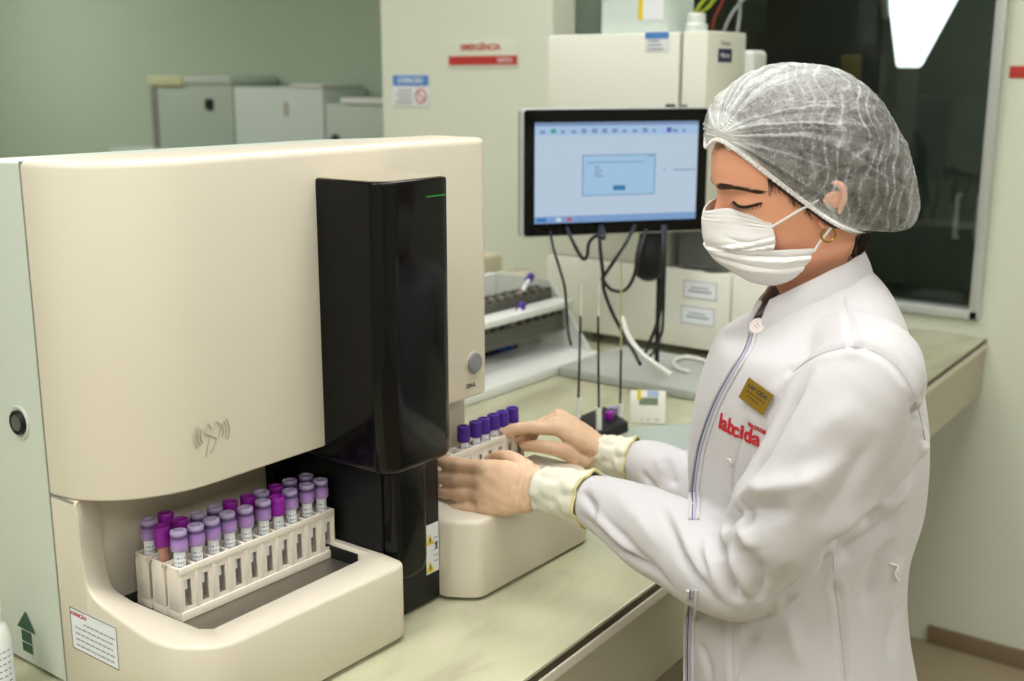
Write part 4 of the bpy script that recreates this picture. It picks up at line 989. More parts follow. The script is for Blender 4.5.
# elastic band of the cap
bm = B(); el = [HL(p+(p-OC).normalized()*(.0016+.0008*math.sin(i*1.9))) for i, p in enumerate(loopf)]; tube(bm, el+[el[0]], .0027, 6); obj('elastic_band', bm, M['mask'], cap)
bm = B(); gc = HL(GP-GN*.011)
tube(bm, [gc-(HM @ Vector((.004, .001, .012)))*HS, gc, gc+(HM @ Vector((-.008, .006, .010)))*HS], [.004, .0062, .003], 12, smooth=4, flat=(HM @ GN, .5)); obj('gathered_knot', bm, M['mask'], cap)
# hair inside
hl = [Vector((p.x+(.004 if -.02 < p.x < .05 else -.003), p.y*1.0, p.z-.0045 if p.x < .05 else p.z+.004)) for p in closed_catmull(full, 8)]
def hdisp(q, d, t): return q+d*(.0016*mnoise.noise(Vector((q.x*60, q.y*60, q.z*160))))*min(1, t*5)
rr_ = shell(hl, 60, .925, .090, .16, .0012, hdisp); bm = B(); V_ = [[bm.verts.new(HL(p)) for p in r] for r in rr_[:-1]]; pv = bm.verts.new(HL(rr_[-1][0])); NL = len(hl)
for a, b in zip(V_, V_[1:]):
    for k in range(NL): bm.faces.new((a[k], a[(k+1) % NL], b[(k+1) % NL], b[k]))
for k in range(NL): bm.faces.new((V_[-1][k], V_[-1][(k+1) % NL], pv))
# loose strands at the temple and nape
rr = random.Random(11)
for k in range(26):
    x = rr.uniform(.008, .050); z = float(np.interp(x, [.006, .028, .057], [-.004, .019, .046]))-.001
    p0 = scalp(x, z, .0008); L_ = rr.uniform(.010, .024); p1 = scalp(x-.002+rr.uniform(-.003, .003), z-L_*.55, .0022); p2 = scalp(x-.001+rr.uniform(-.006, .005), z-L_, .0012); tube(bm, [p0, p1, p2], [.0006, .0004, .0001], 4, smooth=4)
for k in range(46):
    x = rr.uniform(-.072, -.026); z = -.058+rr.uniform(-.004, .010); p0 = HL((x, .055-abs(x+.03)*.4, z)); 
    p1 = HL((x+.004, .050-abs(x+.03)*.4, z-.018)); p2 = HL((x+.012+rr.uniform(-.01, .01), .047-abs(x+.03)*.3, z-rr.uniform(.025, .045))); tube(bm, [p0, p1, p2], [.0012, .0007, .0001], 4, smooth=4)
tube(bm, [HL((-.030, .054, -.038)), HL((-.05, .052, -.046)), HL((-.070, .03, -.052)), HL((-.076, .0, -.054)), HL((-.070, -.03, -.052))], [.005, .007, .007, .007, .005], 10, smooth=4)
obj('hair', bm, M['hair'], P, angle=0)

# face mask
def mrow(c, m_, e, s): return [Vector(c), Vector(m_), Vector(e), Vector(s)]
MRs = [(0, mrow((.1140, 0, -.003), (.093, .030, .0015), (.069, .050, -.007), (.051, .060, -.0165))),
       (.16, mrow((.1185, 0, -.017), (.097, .034, -.021), (.068, .055, -.025), (.050, .0635, -.027))),
       (.36, mrow((.1200, 0, -.034), (.100, .038, -.038), (.070, .058, -.040), (.050, .0665, -.040))),
       (.50, mrow((.1170, 0, -.048), (.096, .037, -.049), (.066, .058, -.050), (.054, .0655, -.050))),
       (.505, mrow((.1190, 0, -.049), (.099, .041, -.049), (.055, .068, -.0505), (.008, .0735, -.0545))),
       (.70, mrow((.1075, 0, -.067), (.092, .042, -.070), (.054, .067, -.072), (.016, .0715, -.070))),
       (.88, mrow((.090, 0, -.085), (.078, .036, -.089), (.055, .056, -.089), (.027, .066, -.083))),
       (1.0, mrow((.075, 0, -.098), (.066, .026, -.099), (.052, .044, -.098), (.035, .058, -.092)))]
def hermite_rows(u):
    out = []
    for v, r in MRs:
        xs = [0, .42, .75, 1.0]; P_ = [Vector((r[1].x, -r[1].y, r[1].z))]+r+[r[3]*2-r[2]]; xx = [-.42]+xs+[1.25]
        i = 1
        while i < 3 and u > xs[i]: i += 1
        a, b = P_[i], P_[i+1]; ta, tb_ = xx[i], xx[i+1]; t = (u-ta)/(tb_-ta)
        ma = (P_[i+1]-P_[i-1])/(xx[i+1]-xx[i-1])*(tb_-ta); mb = (P_[i+2]-P_[i])/(xx[i+2]-xx[i])*(tb_-ta)
        out.append((v, (2*t**3-3*t*t+1)*a+(t**3-2*t*t+t)*ma+(-2*t**3+3*t*t)*b+(t**3-t*t)*mb))
    return out
NU, NV = 60, 70
bm = B(); G_ = []
vs_ = sorted(list(np.linspace(0, .5, NV//2))+list(np.linspace(.505, 1, NV//2)))
for iu in range(-NU, NU+1):
    u = abs(iu)/NU; pr = hermite_rows(u); colv = []
    for v in vs_:
        tab = pr[:4] if v <= .5 else pr[4:]; j_ = 0
        while j_ < len(tab)-2 and v > tab[j_+1][0]: j_ += 1
        a, b = tab[j_], tab[j_+1]; p_ = tab[max(0, j_-1)]; n_ = tab[min(len(tab)-1, j_+2)]; t = (v-a[0])/(b[0]-a[0]); h = b[0]-a[0]
        ma = (b[1]-p_[1])*(h/(b[0]-p_[0])); mb = (n_[1]-a[1])*(h/(n_[0]-a[0]))
        q = (2*t**3-3*t*t+1)*a[1]+(t**3-2*t*t+t)*ma+(-2*t**3+3*t*t)*b[1]+(t**3-t*t)*mb
        q = Vector(q); 
        out = Vector((q.x-.02, q.y*1.0, 0)).normalized()
        if iu < 0: q.y = -q.y; out.y = -out.y
        w_ = 0
        # pleats radiating from the side fold, sharp crease below the nose wing
        for (v0, sl, am, wd) in ((.30, .22, .0022, .030), (.42, .10, .0030, .022), (.64, -.14, .0030, .028), (.80, -.22, .0022, .035)):
            ww = v-(v0+sl*(1-u)); w_ += am*(g(ww, wd)-.8*g(ww+wd*1.3, wd*.8))*min(1, u*2.2)
        w_ += .0034*g(v-.42, .045)*g(u-.50, .16)-.0030*g(v-.30-.25*(u-.5), .03)*g(u-.62, .16)-.003*g(v-.56, .04)*g(u-.62, .2)
        w_ += .0009*mnoise.noise(Vector((q.x*60, q.y*60, q.z*60)))+.0016*mnoise.noise(Vector((u*3+5, v*5, 2)))
        w_ += .0006*math.sin(v*260)*(1 if v < .12 else 0)
        q = q+out*w_
        colv.append(bm.verts.new(HL(q)))
    G_.append(colv)
for a, b in zip(G_, G_[1:]):
    for k in range(len(vs_)-1): bm.faces.new((a[k], b[k], b[k+1], a[k+1]))
bmesh.ops.recalc_face_normals(bm, faces=bm.faces[:])
mk = obj('face_mask', bm, M['mask'], P, angle=50)
so = mk.modifiers.new('thickness', 'SOLIDIFY'); so.thickness = .0016; so.offset = 1
for s in (1, -1):
    bm = B(); tube(bm, [HL((.052, s*.0635, -.022)), HL((.036, s*.0735, -.012)), HL((.018, s*.0790, -.003)), HL((.008, s*.0815, .0)), HL((-.001, s*.0800, .004))], .0014, 8, smooth=6)
    obj('ear_loop', bm, M['mask'], mk)
    bm = B(); tube(bm, [HL((.009, s*.074, -.058)), HL((.000, s*.0775, -.045)), HL((-.008, s*.0835, -.034)), HL((-.015, s*.0845, -.026))], .0014, 8, smooth=6)
    obj('ear_loop', bm, M['mask'], mk)

# ---- coat
def remesh(bm, vox, sm=4, fac=.5):
    me = bpy.data.meshes.new('t'); bmesh.ops.recalc_face_normals(bm, faces=bm.faces[:]); bm.to_mesh(me); bm.free()
    o = bpy.data.objects.new('t', me); COL.objects.link(o)
    m_ = o.modifiers.new('r', 'REMESH'); m_.mode = 'VOXEL'; m_.voxel_size = vox; m_.adaptivity = 0
    if sm: s_ = o.modifiers.new('s', 'SMOOTH'); s_.factor = fac; s_.iterations = sm
    dg = bpy.context.evaluated_depsgraph_get(); out = bpy.data.meshes.new_from_object(o.evaluated_get(dg))
    bpy.data.objects.remove(o); bpy.data.meshes.remove(me); out.materials.clear(); return out
TT = [(1.322, .048, .050, 0), (1.305, .066, .078, 0), (1.290, .080, .106, 0), (1.272, .093, .135, .0), (1.250, .104, .152, 0), (1.213, .118, .160, 0), (1.178, .127, .158, 0), (1.142, .132, .152, 0), (1.106, .134, .146, 0), (1.056, .132, .140, .0), (1.006, .127, .138, .004), (.968, .126, .142, .004), (.930, .127, .148, .002), (.879, .131, .156, -.002), (.826, .136, .164, -.008), (.75, .145, .175, -.008), (.60, .155, .19, -.006), (.42, .165, .205, -.004)]
def torso_bm(grow=0):
    bm = B(); R2 = []
    for z in list(np.linspace(1.322, .85, 60))+list(np.linspace(.84, .42, 22)):
        a, w_, off = interp(TT, z); a += grow; w_ += grow; ring = []
        for k in range(96):
            an = 2*PI*k/96; c, s = math.cos(an), math.sin(an); e = 2/2.2; cc = math.copysign(abs(c)**e, c); ss = math.copysign(abs(s)**e, s)
            q = TB+TF*(a*cc+off-.003)+TL_*(w_*ss); tt_ = max(0, min(1, (z-1.235)/.07)); tt_ = tt_*tt_*(3-2*tt_); ring.append(bm.verts.new((q.x, q.y, z+(-.004-.030*c-.010*c*c)*tt_)))
        R2.append(ring)
    for a, b in zip(R2, R2[1:]):
        for k in range(96): bm.faces.new((a[k], a[(k+1) % 96], b[(k+1) % 96], b[k]))
    bm.faces.new(R2[0][::-1]); bm.faces.new(R2[-1]); return bm
bm = torso_bm()
LS = [((1.190, .475, 1.245), .050), (tuple(hd(869, 372, 1.195)), .0555), (tuple(hd(850, 405, 1.175)), .0600), (tuple(hd(815, 470, 1.165)), .060), (tuple(hd(780, 530, 1.165)), .058), (tuple(hd(752, 572, 1.18)), .052), (tuple(hd(722, 570, 1.20)), .0505), (tuple(hd(686, 548, 1.235)), .0510), (tuple(hd(650, 530, 1.27)), .0490), (tuple(hd(620, 513, 1.315)), .0400), (tuple(hd(594, 502, 1.352)), .0320), (tuple(hd(586, 500, 1.365)), .0300)]
tube(bm, [p for p, r in LS], [r for p, r in LS], 40, smooth=5)
RS = [((1.320, .565, 1.235), .052), ((1.372, .600, 1.225), .055), ((1.405, .640, 1.14), .053), ((1.425, .700, 1.055), .050), (tuple(hd(705, 500, 1.575)), .049), (tuple(hd(682, 486, 1.585)), .046), (tuple(hd(655, 468, 1.615)), .0385), (tuple(hd(634, 460, 1.64)), .030)]
tube(bm, [p for p, r in RS], [r for p, r in RS], 36, smooth=5)
cme = remesh(bm, .0037, 6, .6)
nv = len(cme.vertices); co = np.empty(nv*3); cme.vertices.foreach_get('co', co); co = co.reshape(-1, 3)
no = np.empty(nv*3); cme.vertices.foreach_get('normal', no); no = no.reshape(-1, 3)
cbvh = BVHTree.FromPolygons([tuple(c) for c in co], [tuple(p.vertices) for p in cme.polygons])
def hit(x, y, bvh=None):
    r = Vector(ray(x, y)).normalized(); h = (bvh or cbvh).ray_cast(Vector(CAM), r)
    return (h[0], h[1]) if h[0] is not None else (None, None)
def seg_dist(P_, pts):
    best = np.full(len(P_), 9.0); tt = np.zeros(len(P_)); n = len(pts)-1
    for i in range(n):
        a = pts[i]; b = pts[i+1]; ab = b-a; t = np.clip(((P_-a)@ab)/max(1e-12, ab@ab), 0, 1); d = np.linalg.norm(P_-(a+t[:, None]*ab), axis=1)
        m_ = d < best; best[m_] = d[m_]; tt[m_] = (i+t[m_])/n
    return best, tt
FOLDS = [  # pixels along the fold, width m, depth m (positive: valley)
    ([(736, 499), (742, 515), (748, 530)], .010, .012), ([(735, 505), (728, 518), (720, 528)], .009, .009), ([(757, 552), (748, 535), (738, 520)], .009, -.007), ([(733, 492), (765, 490), (800, 482), (850, 458)], .012, -.007),
    ([(742, 508), (770, 512), (800, 508)], .012, .006), ([(714, 530), (722, 556), (732, 590), (742, 604)], .008, .009), ([(704, 536), (714, 565), (728, 598)], .009, -.005),
    ([(728, 545), (742, 575), (752, 600)], .011, -.005), ([(757, 555), (762, 580), (758, 604)], .009, .006),
    ([(660, 502), (672, 530), (684, 558), (704, 584), (742, 618)], .006, .005), ([(668, 500), (684, 540), (700, 570), (735, 606)], .008, -.004),
    ([(581, 491), (590, 503), (598, 517)], .006, .006), ([(579, 514), (602, 537), (630, 558), (662, 578)], .006, .006), ([(590, 510), (612, 533), (640, 556)], .006, -.004),
    ([(600, 514), (624, 538), (650, 566), (676, 590)], .006, .004), ([(610, 490), (640, 520), (664, 552)], .012, -.003),
    ([(905, 500), (885, 528), (850, 552), (832, 560)], .012, .007), ([(898, 535), (880, 560), (870, 590), (862, 612)], .010, .006), ([(900, 556), (892, 580), (886, 640)], .012, -.005),
    ([(905, 600), (896, 625), (890, 660)], .010, .005), ([(915, 470), (890, 505), (850, 530)], .012, -.005), ([(860, 520), (835, 545), (815, 590)], .012, .005),
    ([(926, 385), (918, 410), (917, 440)], .006, .006), ([(932, 395), (926, 430), (920, 460)], .006, -.004), ([(906, 388), (912, 415), (908, 450)], .006, .003),
    ([(812, 368), (798, 392), (782, 420), (766, 450), (750, 476), (736, 498)], .008, .007), ([(928, 448), (905, 482), (870, 520), (830, 556), (792, 598), (768, 620)], .009, .007), ([(900, 470), (862, 508), (822, 545)], .014, -.004), ([(800, 372), (780, 388), (770, 402)], .010, -.003),
    ([(840, 470), (800, 500), (775, 530)], .016, -.004), ([(880, 430), (850, 480), (815, 530)], .016, .003), ([(860, 400), (820, 430), (790, 470)], .018, -.003),
    ([(790, 560), (775, 600), (765, 640)], .014, .004), ([(760, 625), (740, 650), (735, 681)], .010, .004), ([(700, 640), (706, 660), (712, 681)], .008, .004),
    ([(668, 458), (672, 480), (668, 500)], .008, .006), ([(656, 452), (662, 470), (660, 490)], .008, -.004), ([(640, 470), (652, 486), (660, 496)], .006, .005),
    ([(775, 600), (790, 630), (800, 670)], .012, -.003),
]
disp = np.zeros(nv)
for px, wd, dp in FOLDS:
    pts = []
    for i in range(len(px)):
        h, n = hit(*px[i])
        if h is not None: pts.append(np.array(h))
    if len(pts) < 2: continue
    d, t = seg_dist(co, pts); env = np.clip(np.minimum(t, 1-t)*3.5, 0, 1)
    disp -= 1.8*dp*np.exp(-(d/(wd*.85))**1.5)*env
SEAMS = [([(845, 298), (850, 322), (856, 346)], 'yoke'), ([(792, 372), (812, 358), (836, 349), (862, 347), (890, 360), (908, 382), (918, 408), (925, 440)], 'arm'), ([(832, 548), (836, 590), (842, 640), (846, 681)], 'side'), ([(748, 425), (738, 450), (732, 480), (732, 490)], 'front'), ([(734, 625), (733, 650), (734, 681)], 'front low')]
seam_pts = []
for px, nm in SEAMS:
    pts = [np.array(hit(*p)[0]) for p in px if hit(*p)[0] is not None]
    if len(pts) < 2: continue
    pc = [np.array(v) for v in catmull(pts, 6)]; d, t = seg_dist(co, pc); disp -= .0020*np.exp(-(d/.0035)**2)
    disp += .0012*np.exp(-((d-.009)/.004)**2)
ns = np.array([mnoise.noise(Vector((c[0]*9, c[1]*9, c[2]*5)))*.0035+mnoise.noise(Vector((c[0]*26, c[1]*26, c[2]*14)))*.0012 for c in co])
co2 = co+no*(disp+ns)[:, None]
cme.vertices.foreach_set('co', co2.reshape(-1)); cme.update()
coat = finish('lab_coat', cme, M['coat'], P, True, 0)
cme.update(); W0 = WL['person']
cb2 = BVHTree.FromPolygons([tuple(c) for c in co2], [tuple(p.vertices) for p in cme.polygons])
def onc(x, y, lift=0):
    h, n = hit(x, y, cb2)
    if h is None: return None
    if n.dot(Vector(ray(x, y))) > 0: n = -n
    return h+n*lift
def coat_line(name, px, r, m, lift=.0008, parent=coat, sm=6, label=None):
    pts = [onc(x, y, lift) for x, y in px]; pts = [p for p in pts if p is not None]
    if len(pts) < 2: return None
    # resample on the surface
    fine = catmull([Vector((x, y, 0)) for x, y in px], sm); pts = [onc(v.x, v.y, lift) for v in fine]; pts = [p for p in pts if p is not None]
    sm_ = [pts[0]]+[(pts[i-1]+pts[i]*2+pts[i+1])/4 for i in range(1, len(pts)-1)]+[pts[-1]]
    bm = B(); tube(bm, sm_, r, 6); o = obj(name, bm, m, parent); return o
M['piping'] = mat('lilac_grey_piping', 'B9B9CE', .6)
M['gap'] = mat('dark_placket_gap', '5E6078', .8)
PL = [(748, 335), (742, 352), (730, 372), (717, 395), (707, 418), (699, 442), (694, 466), (691, 492), (690, 520)]
PL2 = [(690, 590), (688, 620), (687, 650), (687, 681)]
for dx, r, mm_, lf in ((0, .0022, 'coat', .0014), (4, .0016, 'piping', .0008), (8, .0020, 'coat', .0012), (2, .0010, 'gap', .0006)):
    coat_line('placket_edge', [(x+dx, y) for x, y in PL], r, M[mm_], lf); coat_line('placket_edge', [(x+dx-1, y) for x, y in PL2], r, M[mm_], lf)
# buttons
def button(x, y, r=.0095, nm='button'):
    h, n = hit(x, y, cb2)
    if h is None: return
    if n.dot(Vector(ray(x, y))) > 0: n = -n
    if r > .008: n = (n*.6-Vector(ray(x, y)).normalized()*.8).normalized()
    xa = n.cross(Vector((0, 0, 1))).normalized(); mt = frame_mtx(h+n*(.007 if r > .008 else .003), xa, n.cross(xa)); bm = B(); lathe(bm, [(r*.9, 0), (r, .001), (r, .0022), (r*.82, .003), (r*.7, .0022), (r*.2, .0022)], (0, 0, 0), 24)
    z = mt.to_3x3() @ Vector((0, 0, 1))
    if z.dot(n) < 0: mt = mt @ Matrix.Rotation(PI, 4, 'X')
    bm.transform(mt); b = obj(nm, bm, mat('pinkish_button', 'E3D6D2', .35) if 'pbtn' not in M else M['pbtn'], coat); M['pbtn'] = b.data.materials[0]
    bm = B()
    for a in (0, PI/2, PI, 1.5*PI): lathe(bm, [(.0008, .0021), (.0008, .0026)], (.0022*math.cos(a), .0022*math.sin(a), 0), 8)
    bm.transform(mt); obj('button_holes', bm, M['ink_soft'], b)
button(760, 329); button(731, 460, .0035)
M['stitch'] = mat('stitched_seam', 'C4C1C4', .85)
for px, nm in SEAMS: coat_line('seam', px, .0006, M['stitch'], .0002)
# flap edge at the top of the front, from the collar to the placket
coat_line('flap_edge', [(779, 313), (768, 315), (757, 317), (751, 320), (749, 334)], .0014, M['coat'], .001)
# collar
bm = B(); top_, bot_ = [], []; NC = 60
CC = TB+TF*.0
for i in range(NC+1):
    a = math.radians(31)+(2*PI-math.radians(24))*i/NC; c = math.cos(a); rr1 = .0565 if c > 0 else .0565-.005*(-c); d = TF*math.cos(a)+TL_*math.sin(a)
    zt = 1.331-.030*c-.009*c*c; zb = zt-.040; p = CC+d*rr1*(1.0+.02*math.sin(i*.9)); q = CC+d*(rr1+.013)
    for L_, (pp, zz) in ((top_, (p, zt)), (bot_, (q, zb))): L_.append(Vector((pp.x, pp.y, zz)))
rowsC = [[bot_[i].lerp(top_[i], t)+((bot_[i]-Vector((CC.x, CC.y, bot_[i].z))).normalized()*.003*math.sin(t*PI)) for i in range(NC+1)] for t in np.linspace(0, 1, 7)]
VV = [[bm.verts.new(p) for p in r] for r in rowsC]
for a, b in zip(VV, VV[1:]):
    for k in range(NC): bm.faces.new((a[k], a[k+1], b[k+1], b[k]))
cl_ = obj('collar', bm, M['coat'], P, angle=0); so = cl_.modifiers.new('t', 'SOLIDIFY'); so.thickness = .003; so.offset = 0; bv = cl_.modifiers.new('b', 'BEVEL'); bv.width = .001; bv.segments = 2
# name badge and embroidered name
def on_coat_frame(pc, px_right, px_down, lift=.002):
    c = onc(*pc, lift); r_ = onc(*px_right, lift); d_ = onc(*px_down, lift); return frame_mtx(c, r_-c, c-d_)
mt = on_coat_frame((758.5, 396), (769, 403), (753, 405), .004)
bw, bh = (onc(775, 393)-onc(753, 379)).length, (onc(753, 379)-onc(742, 398)).length
bd = plate('name_badge', mt, bw, bh, M['badge'], P, .0016); setp(bd, 'brass name badge pinned to the coat')
mm = mt @ Matrix.Translation((.0, bh*.22, .0018)); obj('badge_heading', text_bm('LAB CIDA', .0058, mm, .0002, .0002), M['ink'], bd, smooth=False)
bm = B(); rr = random.Random(2)
for k, (yy, x0_, x1_) in enumerate(((-.02, -.36, .36), (-.20, -.24, .22))):
    xx = x0_
    while xx < x1_:
        l = rr.uniform(.04, .10); box(bm, bw*xx, bw*min(x1_, xx+l), bh*yy-.0008, bh*yy+.0008, .0016, .0019); xx += l+.03
bm.transform(mt); obj('badge_print', bm, mat('brown_engraving', '5A4416', .5), bd, smooth=False)
def draped_text(s, size, pc, pr, pd, name, m, bold=.0):
    c = onc(*pc, .001); r_ = onc(*pr, .001); d_ = onc(*pd, .001); mt = frame_mtx(c, r_-c, c-d_); bm = text_bm(s, size, Matrix.Identity(4), .0003, bold)
    bmesh.ops.triangulate(bm, faces=bm.faces[:])
    zax = mt.to_3x3() @ Vector((0, 0, 1))
    for v in bm.verts:
        p = mt @ Vector((v.co.x, v.co.y, 0)); h = cb2.ray_cast(p+zax*.03, -zax, .06)
        v.co = (h[0] if h[0] is not None else p)+zax*(.0010+v.co.z)
    return obj(name, bm, m, P, smooth=False)
draped_text('lab', .0235, (727, 425), (737, 430.5), (724, 437), 'coat_lettering', M['logo'], .0006)
draped_text('cida', .0228, (747, 434.5), (757, 439), (745, 447), 'coat_lettering', M['logo'], .0006)
draped_text('MATRIZ©', .0055, (757, 428.5), (763, 431), (756, 432.5), 'coat_lettering', M['logo'], .0002)
# back strap loops at the waist
coat_line('strap_loop', [(889, 563), (897, 566), (894, 573), (898, 580)], .0012, M['mask'], .002)

# ---- gloves
def V3(t): return Vector(t)
def hand(W, d, n, w_, palmL, offs, Ls, curls, splay, thumb, rs, name, target=None):
    """W wrist, d forward, n out of the back of the hand, w_ towards the index side"""
    bm = B(); s = HS
    # palm: flattened tube widening to the knuckles
    K = W+d*palmL; secs = []
    for t, hw, hh in ((-.32, .0275, .0215), (0, .0275, .0200), (.25, .033, .0185), (.6, .039, .0165), (.92, .0405, .0135), (1.06, .036, .0105)):
        c = W+d*palmL*t+n*(.003*math.sin(t*PI)); ring = []
        for k in range(28):
            a = 2*PI*k/28; e = 2/2.4; cc = math.copysign(abs(math.cos(a))**e, math.cos(a)); ss = math.copysign(abs(math.sin(a))**e, math.sin(a))
            ring.append(bm.verts.new(c+w_*cc*hw*s+n*ss*hh*s))
        secs.append(ring)
    for a, b in zip(secs, secs[1:]):
        for k in range(28): bm.faces.new((a[k], a[(k+1) % 28], b[(k+1) % 28], b[k]))
    bm.faces.new(secs[0][::-1]); bm.faces.new(secs[-1])
    for i in range(4):
        k0 = W+d*palmL*(.96-(.05 if i == 3 else 0)-(.02 if i == 0 else 0))+w_*offs[i]*s; dd = (d*math.cos(splay[i])+w_*math.sin(splay[i])).normalized()
        pts = [k0-d*.03, k0+n*.002]; rr = [rs[i]*.9*s, rs[i]*1.08*s]; cur = dd; down = -n; p = k0.copy(); ang = 0
        for L_, c in zip(Ls[i], curls[i]):
            ang += c; v = cur*math.cos(ang)+down*math.sin(ang); mid = p+v*L_*s*.5; p = p+v*L_*s
            pts += [mid, p]; rr += [rs[i]*.93*s, rs[i]*(.97 if L_ != Ls[i][-1] else .78)*s]
        tube(bm, pts, rr, 18, smooth=3); bmesh.ops.create_uvsphere(bm, u_segments=14, v_segments=10, radius=rr[-1]*1.0, matrix=Matrix.Translation(pts[-1]))
    pts = [Vector(p) for p, r in thumb]; rr = [r*s for p, r in thumb]
    tube(bm, pts, rr, 18, smooth=4); bmesh.ops.create_uvsphere(bm, u_segments=14, v_segments=10, radius=rr[-1], matrix=Matrix.Translation(pts[-1]))
    me = remesh(bm, .0021, 5, .5)
    nv = len(me.vertices); co = np.empty(nv*3); me.vertices.foreach_get('co', co); co = co.reshape(-1, 3); no = np.empty(nv*3); me.vertices.foreach_get('normal', no); no = no.reshape(-1, 3)
    # latex creases across the hand near the wrist
    out = []
    for c, nn in zip(co, no):
        q = Vector(c)-W; t = q.dot(d)/palmL; u = q.dot(w_)
        k = .0010*math.sin((t*9+u*30+1.5*mnoise.noise(Vector(c)*40))*2*PI)*max(0, 1-abs(t-.10)/.45)+.0009*mnoise.noise(Vector(c)*90)
        out.append(c+nn*k)
    me.vertices.foreach_set('co', np.array(out).reshape(-1)); me.update()
    return finish(name, me, M['glove'], P, True, 0)
def cuff(Wr, Wh, r0, r1, nm, label):
    """from the rolled rim at Wr to the hand at Wh"""
    d = (Wh-Wr); L_ = d.length; d.normalize(); a = Vector((0, 0, 1)); u = (a-d*a.dot(d)).normalized(); v = d.cross(u); bm = B(); R3 = []
    for i in range(26):
        t = i/25; r = r0+(r1-r0)*t; ring = []
        for k in range(64):
            an = 2*PI*k/64; q = Wr+d*L_*t; ww = .0020*math.sin(an*7+t*5+2*mnoise.noise(Vector((math.cos(an)*2, math.sin(an)*2, t*3))))*(1-t*.6)+.0028*mnoise.noise(Vector((math.cos(an)*2.2, math.sin(an)*2.2, t*5)))
            ring.append(bm.verts.new(q+(u*math.cos(an)+v*math.sin(an))*(r+ww)))
        R3.append(ring)
    for a_, b_ in zip(R3, R3[1:]):
        for k in range(64): bm.faces.new((a_[k], a_[(k+1) % 64], b_[(k+1) % 64], b_[k]))
    o = obj('glove_cuff', bm, M['cuff'], P, angle=0); so = o.modifiers.new('t', 'SOLIDIFY'); so.thickness = .0012
    bm = B(); rim = []
    for k in range(65):
        an = 2*PI*k/64; ww = .0020*math.sin(an*7+2*mnoise.noise(Vector((math.cos(an)*2, math.sin(an)*2, 0))))+.0028*mnoise.noise(Vector((math.cos(an)*2.2, math.sin(an)*2.2, 0)))
        rim.append(Wr+(u*math.cos(an)+v*math.sin(an))*(r0+ww+.0006))
    tube(bm, rim, .0022, 8); obj('rolled_rim', bm, M['roll'], o); return o
dg2 = math.radians
# left hand (near)
W = V3(hd(546, 489, 1.405)); Kc = V3(hd(482, 487, 1.432)); d = (Kc-W); pL = d.length; d.normalize()
n = Vector((-.80, -.58, .22)); n = (n-d*n.dot(d)).normalized(); w_ = d.cross(n); w_ = w_ if w_.z > 0 else -w_
th = [(W+d*.015+w_*.012-n*.004, .015), (W+d*.035+w_*.026-n*.014, .0135), (W+d*.060+w_*.034-n*.032, .0115), (W+d*.082+w_*.034-n*.050, .0100), (W+d*.098+w_*.028-n*.062, .0085)]
gl_ = hand(W, d, n, w_, pL, [.028, .0095, -.0095, -.0275], [(.043, .026, .018), (.047, .029, .019), (.043, .027, .019), (.034, .020, .018)],
     [(dg2(14), dg2(12), dg2(8)), (dg2(16), dg2(12), dg2(8)), (dg2(14), dg2(12), dg2(8)), (dg2(8), dg2(8), dg2(8))], [dg2(2), dg2(-1), dg2(-4), dg2(-8)], th, [.0108, .0108, .0104, .0098], 'glove')
cuff(V3(hd(592, 500, 1.352)), V3(hd(544, 489, 1.408)), .0335, .0285, 'l', None)
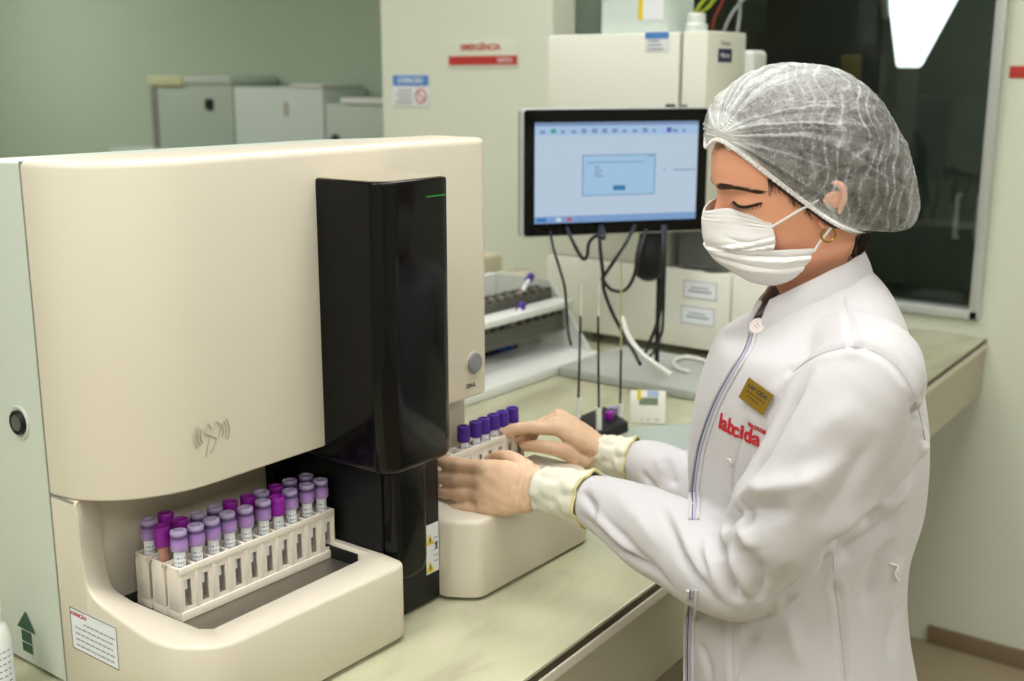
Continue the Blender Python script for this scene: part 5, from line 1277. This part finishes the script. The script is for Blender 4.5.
# right hand (far)
W = V3(hd(601, 452, 1.665)); Kc = V3(hd(556, 421, 1.655)); d = (Kc-W); pL = d.length; d.normalize()
n = Vector((-.12, -.10, .95)); n = (n-d*n.dot(d)).normalized(); w_ = d.cross(n); cv = Vector(CAM)-W; w_ = w_ if w_.dot(cv) > 0 else -w_
tipT = V3(ony(524, 446, .982))
th = [(W+d*.008+w_*.010-n*.008, .0150), (W+d*.026+w_*.028-n*.022, .0140), (V3(hd(566, 452, 1.625)), .0125), (V3(hd(545, 447, 1.615)), .0108), (tipT, .0088)]
hand(W, d, n, w_, pL, [.028, .0095, -.0095, -.0275], [(.043, .026, .020), (.046, .029, .021), (.042, .027, .020), (.034, .021, .018)],
     [(dg2(31), dg2(14), dg2(8)), (dg2(48), dg2(24), dg2(12)), (dg2(58), dg2(28), dg2(15)), (dg2(62), dg2(30), dg2(15))], [dg2(-2), dg2(-3), dg2(-5), dg2(-8)], th, [.0108, .0108, .0104, .0098], 'glove')
cuff(V3(hd(633, 460, 1.64)), V3(hd(601, 453, 1.662)), .0315, .0275, 'r', None)

# trousers and shoes under the coat
M['trouser'] = mat('white_trousers', 'CFCFD2', .8)
for s in (1, -1):
    c = TB+TL_*.08*s; bm = B(); tube(bm, [(c.x, c.y, .80), (c.x, c.y, .45), (c.x+TF.x*-.01, c.y+TF.y*-.01, .07)], [.085, .062, .052], 24, smooth=5); obj('trouser_leg', bm, M['trouser'], P)
    bm = B(); a = c-TF*.06; b = c+TF*.14; tube(bm, [(a.x, a.y, .04), (c.x, c.y, .048), ((c+TF*.08).x, (c+TF*.08).y, .036), (b.x, b.y, .026)], [.030, .042, .038, .024], 18, smooth=4)
    for v in bm.verts: v.co.z = max(v.co.z, .001)
    obj('shoe', bm, M['white_pl'], P)

# ============================================================ CAMERA / RENDER SETTINGS
cd = bpy.data.cameras.new('camera'); cam = bpy.data.objects.new('camera', cd); COL.objects.link(cam)
cd.sensor_width = 36; cd.lens = F/1024*36; cam.location = CAM
cd.clip_start = .02
Rm = Matrix((Vector(_rt), Vector(_u), -Vector(_fw))).transposed(); cam.rotation_euler = Rm.to_euler()
cd.dof.use_dof = True; cd.dof.focus_distance = 1.36; cd.dof.aperture_fstop = 5.0
sc = bpy.context.scene; sc.camera = cam
w = bpy.data.worlds.new('world'); sc.world = w; w.use_nodes = True; w.node_tree.nodes['Background'].inputs[0].default_value = (.8, .88, .8, 1); w.node_tree.nodes['Background'].inputs[1].default_value = .15
sc.view_settings.view_transform = 'Standard'; sc.view_settings.look = 'None'; sc.view_settings.gamma = 1; sc.view_settings.use_curve_mapping = False
sc.view_settings.exposure = 0.06
sc.cycles.max_bounces = 8; sc.cycles.transparent_max_bounces = 16; sc.cycles.use_denoising = True; sc.cycles.sample_clamp_indirect = 6
